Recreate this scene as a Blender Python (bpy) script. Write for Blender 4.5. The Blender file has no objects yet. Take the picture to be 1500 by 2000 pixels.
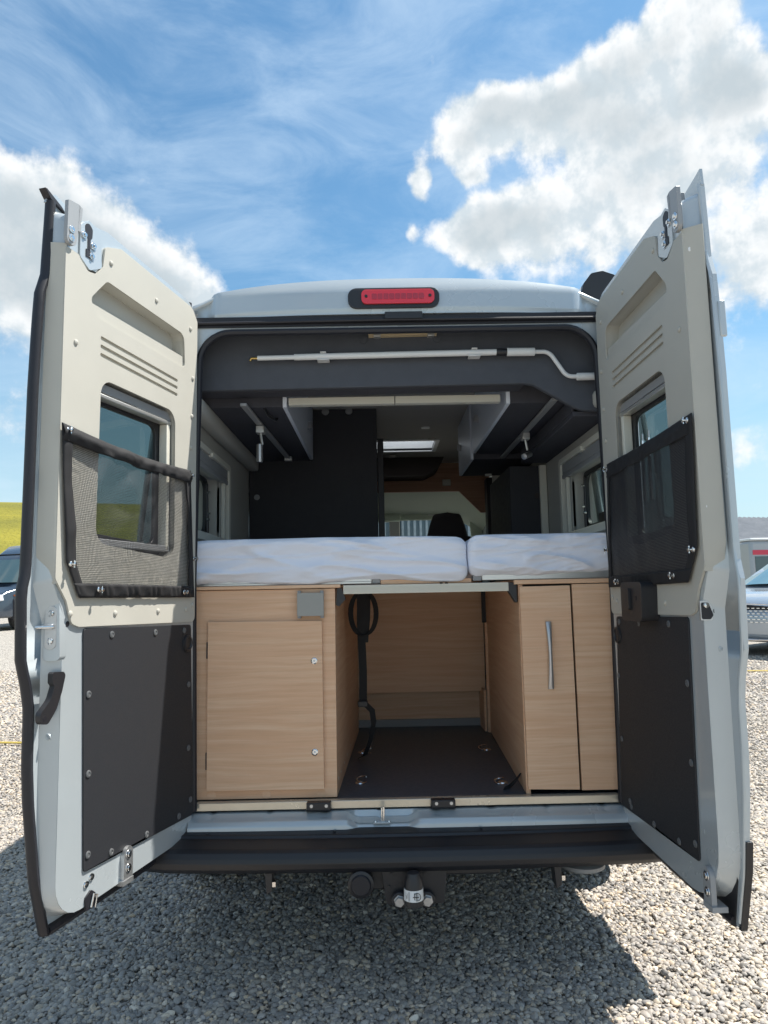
import bpy, bmesh, math, random
from math import sin, cos, pi, radians
from mathutils import Vector, noise
from mathutils.geometry import tessellate_polygon
import numpy as np

S = bpy.context.scene
C = S.collection
random.seed(7)

# ------------------------------------------------------------------ camera
CAMH = 1.33
cam = bpy.data.objects.new('camera', bpy.data.cameras.new('camera'))
C.objects.link(cam)
cam.data.sensor_fit = 'VERTICAL'
cam.data.sensor_height = 24
cam.data.lens = 1400 / 2000 * 24
cam.data.clip_start = .05
cam.data.clip_end = 3000
_y, _p, _r = radians(-.5), radians(6.45), radians(1.1)
from mathutils import Matrix
cam.matrix_world = (Matrix.Translation((-.09, 0, CAMH)) @ Matrix.Rotation(_y, 4, 'Z') @
                    Matrix.Rotation(radians(90) + _p, 4, 'X') @ Matrix.Rotation(-_r, 4, 'Z'))
S.camera = cam

# ------------------------------------------------------------------ sun and exposure
SUN = Vector((.52, .12, 1)).normalized()
sun = bpy.data.objects.new('sun', bpy.data.lights.new('sun', 'SUN'))
C.objects.link(sun)
sun.data.energy = 4.3
sun.data.angle = radians(.53)
sun.data.color = (1, .95, .87)
sun.rotation_euler = SUN.to_track_quat('Z', 'Y').to_euler()
S.view_settings.view_transform = 'Standard'
S.view_settings.look = 'None'
S.view_settings.exposure = 1.0
S.view_settings.gamma = 1

# ------------------------------------------------------------------ node helpers
class NT:
    def __init__(s, tree):
        s.t = tree; s.n = tree.nodes; s.l = tree.links
    def new(s, kind, **kw):
        n = s.n.new(kind)
        for k, v in kw.items(): setattr(n, k, v)
        return n
    def put(s, sock, v):
        if v is None: return
        if isinstance(v, bpy.types.NodeSocket): s.l.new(v, sock)
        else: sock.default_value = v
    def m(s, op, a=None, b=None, c=None, clamp=False):
        n = s.new('ShaderNodeMath', operation=op, use_clamp=clamp)
        for i, v in enumerate((a, b, c)): s.put(n.inputs[i], v)
        return n.outputs[0]
    def v(s, op, a=None, b=None, out=0):
        n = s.new('ShaderNodeVectorMath', operation=op)
        s.put(n.inputs[0], a)
        if b is not None:
            s.put(n.inputs[3] if op == 'SCALE' else n.inputs[1], b)
        return n.outputs[out]
    def mix(s, f, a, b):
        n = s.new('ShaderNodeMix', data_type='RGBA')
        s.put(n.inputs[0], f); s.put(n.inputs[6], a); s.put(n.inputs[7], b)
        return n.outputs[2]
    def noise(s, vec, scale, detail=4, rough=.55, out=0, dist=0):
        n = s.new('ShaderNodeTexNoise')
        s.put(n.inputs['Vector'], vec); n.inputs['Scale'].default_value = scale
        n.inputs['Detail'].default_value = detail; n.inputs['Roughness'].default_value = rough
        n.inputs['Distortion'].default_value = dist
        return n.outputs[out]
    def rng(s, x, a, b, c=0, d=1, smooth=False):
        n = s.new('ShaderNodeMapRange')
        if smooth: n.interpolation_type = 'SMOOTHSTEP'
        s.put(n.inputs[0], x)
        for i, v in zip((1, 2, 3, 4), (a, b, c, d)): s.put(n.inputs[i], v)
        return n.outputs[0]

def rgba(c): return (c[0], c[1], c[2], 1)

# ------------------------------------------------------------------ world: sky with clouds
world = bpy.data.worlds.new('World'); S.world = world; world.use_nodes = True
world.cycles.sampling_method = 'MANUAL'; world.cycles.sample_map_resolution = 512
W = NT(world.node_tree); W.n.clear()
sky = W.new('ShaderNodeTexSky', sky_type='NISHITA')
sky.sun_disc = False
sky.sun_elevation = math.asin(SUN.z)
sky.sun_rotation = math.atan2(SUN.x, SUN.y)
sky.air_density = 1.25; sky.dust_density = 1.0; sky.ozone_density = 2.0
tc = W.new('ShaderNodeTexCoord').outputs['Generated']
sep = W.new('ShaderNodeSeparateXYZ'); W.l.new(tc, sep.inputs[0])
az = W.m('ARCTAN2', sep.outputs[0], sep.outputs[1])
el = W.m('ARCSINE', sep.outputs[2])
comb = W.new('ShaderNodeCombineXYZ'); W.l.new(az, comb.inputs[0]); W.l.new(el, comb.inputs[1])
P0 = comb.outputs[0]
# blobs: azimuth, elevation, radius az, radius el, weight (radians)
BL = [(-.46, .43, .13, .09, 1.15), (-.36, .40, .10, .065, 1.0), (-.28, .365, .08, .05, .95), (-.58, .44, .2, .07, 1.1), (-.21, .335, .06, .04, .85),
      (-.16, .38, .03, .025, .5), (-.62, .22, .3, .07, .7),
      (.47, .695, .065, .05, 1.1), (.38, .64, .08, .035, 1.0), (.27, .615, .075, .028, 1.1), (.17, .612, .06, .030, 1.1), (.14, .575, .05, .022, .9), (.32, .575, .11, .030, .85), (.50, .60, .05, .05, .9),
      (.42, .58, .08, .04, .5), (.52, .57, .06, .035, .8), (.36, .52, .10, .045, .7), (.20, .49, .08, .04, 1.0), (.13, .48, .06, .035, .8),
      (.07, .545, .018, .022, .8), (.145, .545, .022, .010, .8), (.055, .485, .012, .02, .55), (.45, .50, .12, .05, .65), (.30, .44, .14, .05, .6),
      (.58, .42, .10, .06, .85), (.50, .36, .14, .05, .6), (.62, .24, .14, .05, .75), (.60, .17, .2, .04, .6), (.10, .66, .02, .02, .35)]
wv = W.noise(P0, 9, 3, .6, out=1)
wv = W.v('SCALE', W.v('SUBTRACT', wv, (.5, .5, .5)), .055)
Q = W.v('ADD', P0, wv)
tot = 0.0
for a, e, ra, re, w in BL:
    n = W.new('ShaderNodeVectorMath', operation='MULTIPLY_ADD'); W.put(n.inputs[0], Q); n.inputs[1].default_value = (1 / ra, 1 / re, 0); n.inputs[2].default_value = (-a / ra, -e / re, 0)
    L = W.v('DOT_PRODUCT', n.outputs[0], n.outputs[0], out=1)
    tot = W.m('MULTIPLY_ADD', W.m('POWER', .3679, L), w, tot)
# beyond the field of view the same kind of broken cumulus carries on
wide = W.rng(W.noise(W.v('MULTIPLY', P0, (1.0, 1.9, 1)), 3.2, 2, .5), .50, .66, 0, 1)
away = W.rng(W.m('ABSOLUTE', az), .62, .80, 0, 1)
high = W.rng(el, .85, 1.0, 0, .6)
tot = W.m('MAXIMUM', tot, W.m('MULTIPLY', wide, W.m('MAXIMUM', away, high)))
f = W.noise(P0, 15, 7, .60)
fo = W.noise(W.v('ADD', P0, (.010, .022, 0)), 15, 4, .60)
f2 = W.noise(P0, 5, 2, .5)
D0 = W.m('ADD', tot, W.m('MULTIPLY_ADD', W.m('SUBTRACT', f, .5), 1.35, W.m('MULTIPLY', W.m('SUBTRACT', f2, .5), .5)))
cov = W.rng(D0, .34, .74, 0, 1, True)
lit = W.rng(W.m('SUBTRACT', f, fo), -.14, .14, 0, 1, True)
thick = W.rng(D0, .80, 1.45, 0, 1, True)
ccol = W.mix(lit, rgba((.345, .39, .42)), rgba((.515, .525, .53)))
ccol = W.mix(W.m('MULTIPLY', thick, .72), ccol, rgba((.275, .315, .34)))
cirr = W.noise(W.v('MULTIPLY', P0, (1.3, 3.4, 1)), 3.2, 7, .62, dist=.6)
cirr = W.rng(cirr, .30, .82, .0, .52, True)
skyc = W.v('MULTIPLY', sky.outputs[0], (.076 * .66, .076 * .97, .076 * 1.05))
base = W.mix(cirr, skyc, rgba((.37, .46, .55)))
hz = W.rng(el, .0, .42, .62, 0, True)
base = W.mix(hz, base, rgba((.37, .45, .50)))
col = W.mix(cov, base, ccol)
bg = W.new('ShaderNodeBackground'); W.l.new(col, bg.inputs[0]); bg.inputs[1].default_value = 1.0
out = W.new('ShaderNodeOutputWorld'); W.l.new(bg.outputs[0], out.inputs[0])

# ------------------------------------------------------------------ materials
def mat(name, col, rough=.5, metal=0, spec=.5, var=.0, vscale=3, bump=0, bscale=200, coat=0, stretch=None, trans=0):
    m = bpy.data.materials.new(name); m.use_nodes = True
    N = NT(m.node_tree); b = N.n['Principled BSDF']
    b.inputs['Base Color'].default_value = rgba(col)
    b.inputs['Roughness'].default_value = rough
    b.inputs['Metallic'].default_value = metal
    b.inputs['Specular IOR Level'].default_value = spec
    b.inputs['Coat Weight'].default_value = coat
    b.inputs['Coat Roughness'].default_value = .06
    co = N.new('ShaderNodeTexCoord').outputs['Object']
    if stretch: co = N.v('MULTIPLY', co, stretch)
    if var:
        f = N.noise(co, vscale, 5, .6)
        a = tuple(x * (1 - var) for x in col); d = tuple(min(1, x * (1 + var)) for x in col)
        N.l.new(N.mix(N.rng(f, .3, .7), rgba(a), rgba(d)), b.inputs['Base Color'])
        N.l.new(N.rng(f, .3, .7, rough * .85, min(1, rough * 1.15)), b.inputs['Roughness'])
    if bump:
        bn = N.new('ShaderNodeBump'); bn.inputs['Strength'].default_value = 1
        bn.inputs['Distance'].default_value = bump
        N.l.new(N.noise(co, bscale, 3, .6), bn.inputs['Height'])
        N.l.new(bn.outputs[0], b.inputs['Normal'])
    return m

M = {}
M['paint'] = mat('grey white van paint', (.46, .505, .53), .26, metal=.25, coat=.5, var=.04, vscale=2)
M['trim'] = mat('beige plastic trim', (.455, .44, .39), .62, var=.03, vscale=4, bump=.0003, bscale=900)
M['seal'] = mat('black rubber seal', (.012, .012, .017), .5, bump=.0004, bscale=60)
M['black'] = mat('black plastic', (.018, .018, .021), .42, bump=.0003, bscale=500)
M['bumper'] = mat('textured bumper plastic', (.012, .0125, .016), .36, bump=.0005, bscale=700, var=.15)
M['board'] = mat('charcoal hardboard', (.018, .0195, .024), .62, var=.07, vscale=220, bump=.0003, bscale=700)
M['felt'] = mat('dark grey carpet lining', (.072, .072, .084), .95, var=.10, vscale=25, bump=.0012, bscale=500, spec=.1)
M['darkwall'] = mat('anthracite wall board', (.030, .030, .036), .7, var=.12, vscale=30)
M['header'] = mat('slate grey soft lining', (.085, .092, .108), .9, var=.08, vscale=20, bump=.0008, bscale=450, spec=.2)
M['white'] = mat('white satin plastic', (.74, .75, .75), .35)
M['cupboard'] = mat('pale grey cupboard front', (.66, .70, .78), .35)
M['alu'] = mat('brushed aluminium', (.66, .66, .64), .34, metal=.75, stretch=(1, 1, 60), var=.08, vscale=8)
M['ribbed'] = mat('ivory painted aluminium', (.62, .60, .52), .45)
M['chrome'] = mat('polished steel', (.72, .72, .72), .16, metal=1)
M['steel'] = mat('zinc plated steel', (.52, .53, .54), .34, metal=.8, var=.1, vscale=60)
M['satin'] = mat('satin nickel', (.46, .46, .47), .32, metal=.8)
M['grey'] = mat('mid grey plastic', (.26, .265, .27), .5)
M['screwgrey'] = mat('dark grey screw', (.11, .115, .12), .45)
M['ceil'] = mat('warm grey ceiling', (.50, .47, .44), .8, var=.04)
M['wallgrey'] = mat('greige wall lining', (.40, .39, .355), .75, var=.04, bump=.0006, bscale=300)
M['sheet'] = mat('white cotton sheet', (.76, .79, .88), .9, bump=.0006, bscale=300, spec=.15)
M['webbing'] = mat('black webbing', (.012, .012, .014), .8, bump=.0005, bscale=400)
M['gold'] = mat('brass', (.62, .42, .15), .3, metal=1)
M['wood'] = None
M['red'] = mat('red lens', (.72, .02, .03), .12, coat=1)
M['tyre'] = mat('tyre rubber', (.02, .02, .02), .8, bump=.002, bscale=90)
M['plasticgreen'] = mat('pale cab headliner', (.56, .64, .54), .85, var=.04)
M['umber'] = mat('brown dark lining', (.045, .035, .032), .8)
M['seatcloth'] = mat('charcoal seat cloth', (.055, .050, .054), .9, bump=.001, bscale=300)

def wood(name, c1, c2, c3, axis=0):
    m = bpy.data.materials.new(name); m.use_nodes = True
    N = NT(m.node_tree); b = N.n['Principled BSDF']
    g = N.new('ShaderNodeNewGeometry').outputs['Position']
    g = N.v('ADD', g, N.v('SCALE', (3.1, 1.7, 9.3), N.new('ShaderNodeObjectInfo').outputs['Random']))
    wv_ = N.v('SCALE', N.noise(N.v('MULTIPLY', g, (1.2, 1.2, 5)), 1.5, 2, .5, out=1), .045)
    gg = N.v('ADD', g, N.v('MULTIPLY', wv_, (.3, .3, 1)))
    n1 = N.noise(N.v('MULTIPLY', gg, (.9, .9, 26)), 2.0, 5, .6)
    n2 = N.noise(N.v('MULTIPLY', gg, (5, 5, 330)), 1.6, 4, .7)
    n3 = N.noise(N.v('MULTIPLY', gg, (.5, .5, 5)), 1.6, 3, .5)
    n4 = N.noise(N.v('MULTIPLY', gg, (2.2, 2.2, 75)), 1.9, 5, .65)
    c = N.mix(N.rng(n1, .30, .72, 0, 1, True), rgba(c1), rgba(c2))
    c = N.mix(N.rng(n3, .45, .72, 0, .5), c, rgba(c3))
    c = N.mix(N.rng(n4, .52, .72, 0, .28), c, rgba(tuple(x * .74 for x in c1)))
    c = N.mix(N.rng(n2, .52, .74, 0, .26), c, rgba(tuple(x * .60 for x in c1)))
    N.l.new(c, b.inputs['Base Color']); b.inputs['Roughness'].default_value = .48
    b.inputs['Specular IOR Level'].default_value = .35
    bn = N.new('ShaderNodeBump'); bn.inputs['Distance'].default_value = .0004
    N.l.new(n2, bn.inputs['Height']); N.l.new(bn.outputs[0], b.inputs['Normal'])
    return m
M['wood'] = wood('light oak laminate', (.66, .40, .245), (.75, .515, .345), (.71, .435, .275))
M['wooddark'] = wood('reddish oak trim', (.40, .21, .13), (.50, .29, .19), (.44, .24, .15))
M['timber'] = wood('weathered timber', (.30, .20, .12), (.42, .30, .18), (.35, .25, .16))

def glass(name, tint, gloss=1.0, rough=0.0, ior=1.5):
    m = bpy.data.materials.new(name); m.use_nodes = True
    N = NT(m.node_tree); N.n.clear()
    tr = N.new('ShaderNodeBsdfTransparent'); tr.inputs[0].default_value = rgba(tint)
    gl = N.new('ShaderNodeBsdfGlossy'); gl.inputs['Roughness'].default_value = rough
    gl.inputs[0].default_value = (gloss, gloss, gloss, 1)
    fr = N.new('ShaderNodeFresnel'); bk = N.new('ShaderNodeNewGeometry').outputs['Backfacing']
    N.l.new(N.m('ADD', ior, N.m('MULTIPLY', bk, 1 / ior - ior)), fr.inputs[0])
    mx = N.new('ShaderNodeMixShader'); N.l.new(fr.outputs[0], mx.inputs[0])
    N.l.new(tr.outputs[0], mx.inputs[1]); N.l.new(gl.outputs[0], mx.inputs[2])
    o = N.new('ShaderNodeOutputMaterial'); N.l.new(mx.outputs[0], o.inputs[0])
    return m
M['tint'] = glass('smoked acrylic', (.44, .50, .49), 1, .01)
M['clear'] = glass('clear glass', (.93, .96, .95), 1)
M['carglass'] = glass('car glass', (.10, .14, .15), 1)

def netmat(name, cell, hole):
    m = bpy.data.materials.new(name); m.use_nodes = True
    N = NT(m.node_tree); b = N.n['Principled BSDF']
    b.inputs['Base Color'].default_value = (.022, .022, .025, 1); b.inputs['Roughness'].default_value = .6
    uv = N.new('ShaderNodeUVMap').outputs[0]
    sp = N.new('ShaderNodeSeparateXYZ'); N.l.new(uv, sp.inputs[0])
    def tri(x):
        f = N.m('FRACT', N.m('MULTIPLY', x, 1 / cell))
        return N.m('ABSOLUTE', N.m('SUBTRACT', f, .5))
    a = N.m('LESS_THAN', tri(sp.outputs[0]), hole / 2); c = N.m('LESS_THAN', tri(sp.outputs[1]), hole / 2)
    h = N.m('MULTIPLY', a, c)
    tr = N.new('ShaderNodeBsdfTransparent')
    mx = N.new('ShaderNodeMixShader'); N.l.new(h, mx.inputs[0]); N.l.new(b.outputs[0], mx.inputs[1]); N.l.new(tr.outputs[0], mx.inputs[2])
    N.l.new(mx.outputs[0], N.n['Material Output'].inputs[0])
    return m
M['net'] = netmat('open black mesh', .0052, .76)
M['net2'] = netmat('fine black mesh', .0046, .36)

# ------------------------------------------------------------------ mesh helpers
WLOC = {}
def arc_round(pts, r, n=5):
    out = []; k = len(pts)
    for i, p in enumerate(pts):
        rr = r[i] if isinstance(r, (list, tuple)) else r
        a = Vector(pts[i - 1]); b = Vector(p); c = Vector(pts[(i + 1) % k])
        if rr <= 0: out.append(tuple(b)); continue
        d1 = (a - b); d2 = (c - b); l1 = d1.length; l2 = d2.length; d1.normalize(); d2.normalize()
        ang = d1.angle(d2); t = min(rr / math.tan(ang / 2), l1 * .48, l2 * .48); rr = t * math.tan(ang / 2)
        if ang > 3.1: out.append(tuple(b)); continue
        cen = b + (d1 + d2).normalized() * (rr / sin(ang / 2))
        v1 = b + d1 * t - cen; v2 = b + d2 * t - cen
        a1 = math.atan2(v1.y, v1.x); a2 = math.atan2(v2.y, v2.x)
        while a2 - a1 > pi: a2 -= 2 * pi
        while a2 - a1 < -pi: a2 += 2 * pi
        for j in range(n + 1):
            q = a1 + (a2 - a1) * j / n
            out.append((cen.x + rr * cos(q), cen.y + rr * sin(q)))
    return out
def rect(a0, a1, b0, b1, r=0, n=5):
    p = [(a0, b0), (a1, b0), (a1, b1), (a0, b1)]
    return arc_round(p, r, n) if r else p

XZ = lambda a, b, c: (a, c, b)      # plane facing along Y
YZ = lambda a, b, c: (c, a, b)      # side wall
XY = lambda a, b, c: (a, b, c)

class MB:
    def __init__(s): s.v = []; s.f = []; s.uv = None
    def add(s, vs, fs):
        o = len(s.v); s.v += [tuple(v) for v in vs]; s.f += [tuple(i + o for i in f) for f in fs]; return s
    def box(s, x0, x1, y0, y1, z0, z1, f=None):
        vs = [(x, y, z) for z in (z0, z1) for y in (y0, y1) for x in (x0, x1)]
        if f: vs = [f(*v) for v in vs]
        return s.add(vs, [(0, 2, 3, 1), (4, 5, 7, 6), (0, 1, 5, 4), (2, 6, 7, 3), (0, 4, 6, 2), (1, 3, 7, 5)])
    def plate(s, outer, c0, c1, f=XZ, holes=()):
        loops = [list(outer)] + [list(h) for h in holes]
        flat = [p for l in loops for p in l]; n = len(flat)
        tris = tessellate_polygon([[Vector((p[0], p[1], 0)) for p in l] for l in loops])
        vs = [f(p[0], p[1], c0) for p in flat] + [f(p[0], p[1], c1) for p in flat]
        fs = [tuple(t) for t in tris] + [tuple(i + n for i in reversed(t)) for t in tris]
        o = 0
        for l in loops:
            k = len(l)
            for i in range(k):
                a, b = o + i, o + (i + 1) % k
                fs.append((a, b, b + n, a + n))
            o += k
        return s.add(vs, fs)
    def tube(s, path, r, n=10, caps=True):
        path = [Vector(p) for p in path]; k = len(path); vs = []; fs = []
        rs = r if isinstance(r, (list, tuple)) else [r] * k
        up = None
        for i, p in enumerate(path):
            t = (path[min(i + 1, k - 1)] - path[max(i - 1, 0)]).normalized()
            if up is None: up = t.orthogonal().normalized()
            up = (up - t * up.dot(t)).normalized(); sd = t.cross(up)
            for j in range(n):
                a = 2 * pi * j / n
                vs.append(p + (up * cos(a) + sd * sin(a)) * rs[i])
        for i in range(k - 1):
            for j in range(n):
                fs.append((i * n + j, i * n + (j + 1) % n, (i + 1) * n + (j + 1) % n, (i + 1) * n + j))
        if caps:
            fs.append(tuple(range(n - 1, -1, -1))); fs.append(tuple((k - 1) * n + j for j in range(n)))
        return s.add(vs, fs)
    def strip(s, path, w, t, wd):
        """flat strap: path points, width w along direction wd, thickness t"""
        wd = Vector(wd).normalized(); path = [Vector(p) for p in path]; k = len(path); vs = []; fs = []
        for i, p in enumerate(path):
            tg = (path[min(i + 1, k - 1)] - path[max(i - 1, 0)]).normalized(); nn = tg.cross(wd).normalized()
            for a, b in ((-1, -1), (1, -1), (1, 1), (-1, 1)): vs.append(p + wd * w / 2 * a + nn * t / 2 * b)
        for i in range(k - 1):
            for j in range(4): fs.append((i * 4 + j, i * 4 + (j + 1) % 4, i * 4 + 4 + (j + 1) % 4, i * 4 + 4 + j))
        fs += [(3, 2, 1, 0), tuple((k - 1) * 4 + j for j in range(4))]
        return s.add(vs, fs)
    def lathe(s, prof, p0, axis, n=16):
        """profile [(r, h)] around axis from p0"""
        ax = Vector(axis).normalized(); u = ax.orthogonal().normalized(); w = ax.cross(u); p0 = Vector(p0); vs = []; fs = []
        for r, h in prof:
            for j in range(n):
                a = 2 * pi * j / n; vs.append(p0 + ax * h + (u * cos(a) + w * sin(a)) * r)
        for i in range(len(prof) - 1):
            for j in range(n): fs.append((i * n + j, i * n + (j + 1) % n, (i + 1) * n + (j + 1) % n, (i + 1) * n + j))
        fs.append(tuple(range(n - 1, -1, -1))); fs.append(tuple((len(prof) - 1) * n + j for j in range(n)))
        return s.add(vs, fs)
    def grid(s, nu, nv, fn, close_u=False):
        vs = [fn(i / nu, j / nv) for j in range(nv + 1) for i in range(nu + 1)]
        fs = [(j * (nu + 1) + i, j * (nu + 1) + i + 1, (j + 1) * (nu + 1) + i + 1, (j + 1) * (nu + 1) + i) for j in range(nv) for i in range(nu)]
        return s.add(vs, fs)
    def rbox(s, x0, x1, y0, y1, z0, z1, r, n=(10, 10, 10)):
        c = Vector(((x0 + x1) / 2, (y0 + y1) / 2, (z0 + z1) / 2)); h = Vector(((x1 - x0) / 2, (y1 - y0) / 2, (z1 - z0) / 2))
        core = Vector((max(h.x - r, 0), max(h.y - r, 0), max(h.z - r, 0)))
        for ax in range(3):
            a, b = (ax + 1) % 3, (ax + 2) % 3
            for sg in (-1, 1):
                def fn(u, v):
                    p = Vector((0, 0, 0)); p[ax] = sg * h[ax]; p[a] = (2 * u - 1) * h[a] * sg; p[b] = (2 * v - 1) * h[b]
                    q = Vector([max(-core[i], min(core[i], p[i])) for i in range(3)])
                    d = p - q
                    if d.length > 1e-9: p = q + d.normalized() * r
                    return tuple(c + p)
                s.grid(n[a], n[b], fn)
        return s
    def build(s, name, m, parent=None, bevel=0, smooth=True, label=None, weld=0, origin=None, subsurf=0, sharp=35):
        me = bpy.data.meshes.new(name)
        vs = s.v
        if origin is None:
            xs = np.array(vs); mn, mx = xs.min(0), xs.max(0)
            origin = Vector(((mn[0] + mx[0]) / 2, (mn[1] + mx[1]) / 2, mn[2]))
        origin = Vector(origin)
        me.from_pydata([tuple(Vector(v) - origin) for v in vs], [], s.f)
        bm = bmesh.new(); bm.from_mesh(me)
        if weld: bmesh.ops.remove_doubles(bm, verts=bm.verts, dist=weld)
        bmesh.ops.recalc_face_normals(bm, faces=bm.faces)
        bm.to_mesh(me); bm.free()
        if smooth:
            me.polygons.foreach_set('use_smooth', [True] * len(me.polygons))
            me.set_sharp_from_angle(angle=radians(sharp))
        me.materials.append(m)
        o = bpy.data.objects.new(name, me); C.objects.link(o)
        o.parent = parent
        o.location = origin - (WLOC[parent.name] if parent else Vector())
        WLOC[o.name] = origin
        if bevel:
            b = o.modifiers.new('bevel', 'BEVEL'); b.width = bevel; b.segments = 2; b.limit_method = 'ANGLE'; b.angle_limit = radians(40)
            b.harden_normals = False
        if subsurf:
            b = o.modifiers.new('sub', 'SUBSURF'); b.levels = b.render_levels = subsurf
        if label: o['label'] = label
        return o

def thing(name, label, cat, loc, group=None):
    o = bpy.data.objects.new(name, None); C.objects.link(o); o.location = loc; o.empty_display_size = .2
    WLOC[o.name] = Vector(loc); o['label'] = label; o['category'] = cat
    if group: o['group'] = group
    return o
def tag(o, label, cat, group=None):
    o['label'] = label; o['category'] = cat
    if group: o['group'] = group
    return o
def part(name, loc, parent):
    o = bpy.data.objects.new(name, None); C.objects.link(o); o.parent = parent; o.location = Vector(loc) - WLOC[parent.name]
    WLOC[o.name] = Vector(loc); return o
def struct(o, kind='structure'): o['kind'] = kind; return o
def dup(o, world, parent):
    c = o.copy(); C.objects.link(c); c.parent = parent; c.location = Vector(world) - WLOC[parent.name]; WLOC[c.name] = Vector(world); return c

# ------------------------------------------------------------------ ground
def gz(x, y):
    """lot rises gently ahead of the van"""
    return .026 * max(0, y - 5) if y < 40 else .026 * 35 + .004 * (y - 40)
def mk_ground():
    m = bpy.data.materials.new('gravel ground'); m.use_nodes = True
    N = NT(m.node_tree); b = N.n['Principled BSDF']; g = N.new('ShaderNodeNewGeometry').outputs['Position']
    vo = N.new('ShaderNodeTexVoronoi'); N.l.new(g, vo.inputs['Vector']); vo.inputs['Scale'].default_value = 48
    sp = N.new('ShaderNodeSeparateColor'); N.l.new(vo.outputs['Color'], sp.inputs[0])
    c = N.mix(sp.outputs[0], rgba((.27, .25, .23)), rgba((.62, .57, .50)))
    big = N.noise(g, .35, 4, .6)
    c = N.mix(N.rng(big, .4, .7, 0, .3), c, rgba((.46, .42, .36)))
    dk = N.rng(vo.outputs['Distance'], .35, .75, 1, .35)
    c = N.v('SCALE', c, dk)
    N.l.new(c, b.inputs['Base Color']); b.inputs['Roughness'].default_value = .9
    bn = N.new('ShaderNodeBump'); bn.inputs['Distance'].default_value = .012; bn.inputs['Strength'].default_value = 1
    N.l.new(N.m('SUBTRACT', 1, vo.outputs['Distance']), bn.inputs['Height']); N.l.new(bn.outputs[0], b.inputs['Normal'])
    xs = [-400, -60, -20, -8, -4, 0, 4, 8, 20, 60, 400]; ys = [-400, -60, -10, 0, 2, 5, 8, 12, 20, 40, 90, 400, 900]
    mb = MB(); mb.grid(len(xs) - 1, len(ys) - 1, lambda u, v: (xs[round(u * (len(xs) - 1))], ys[round(v * (len(ys) - 1))], gz(0, ys[round(v * (len(ys) - 1))]) - .006))
    struct(mb.build('ground', m, origin=(0, 0, 0)))
mk_ground()

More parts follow.
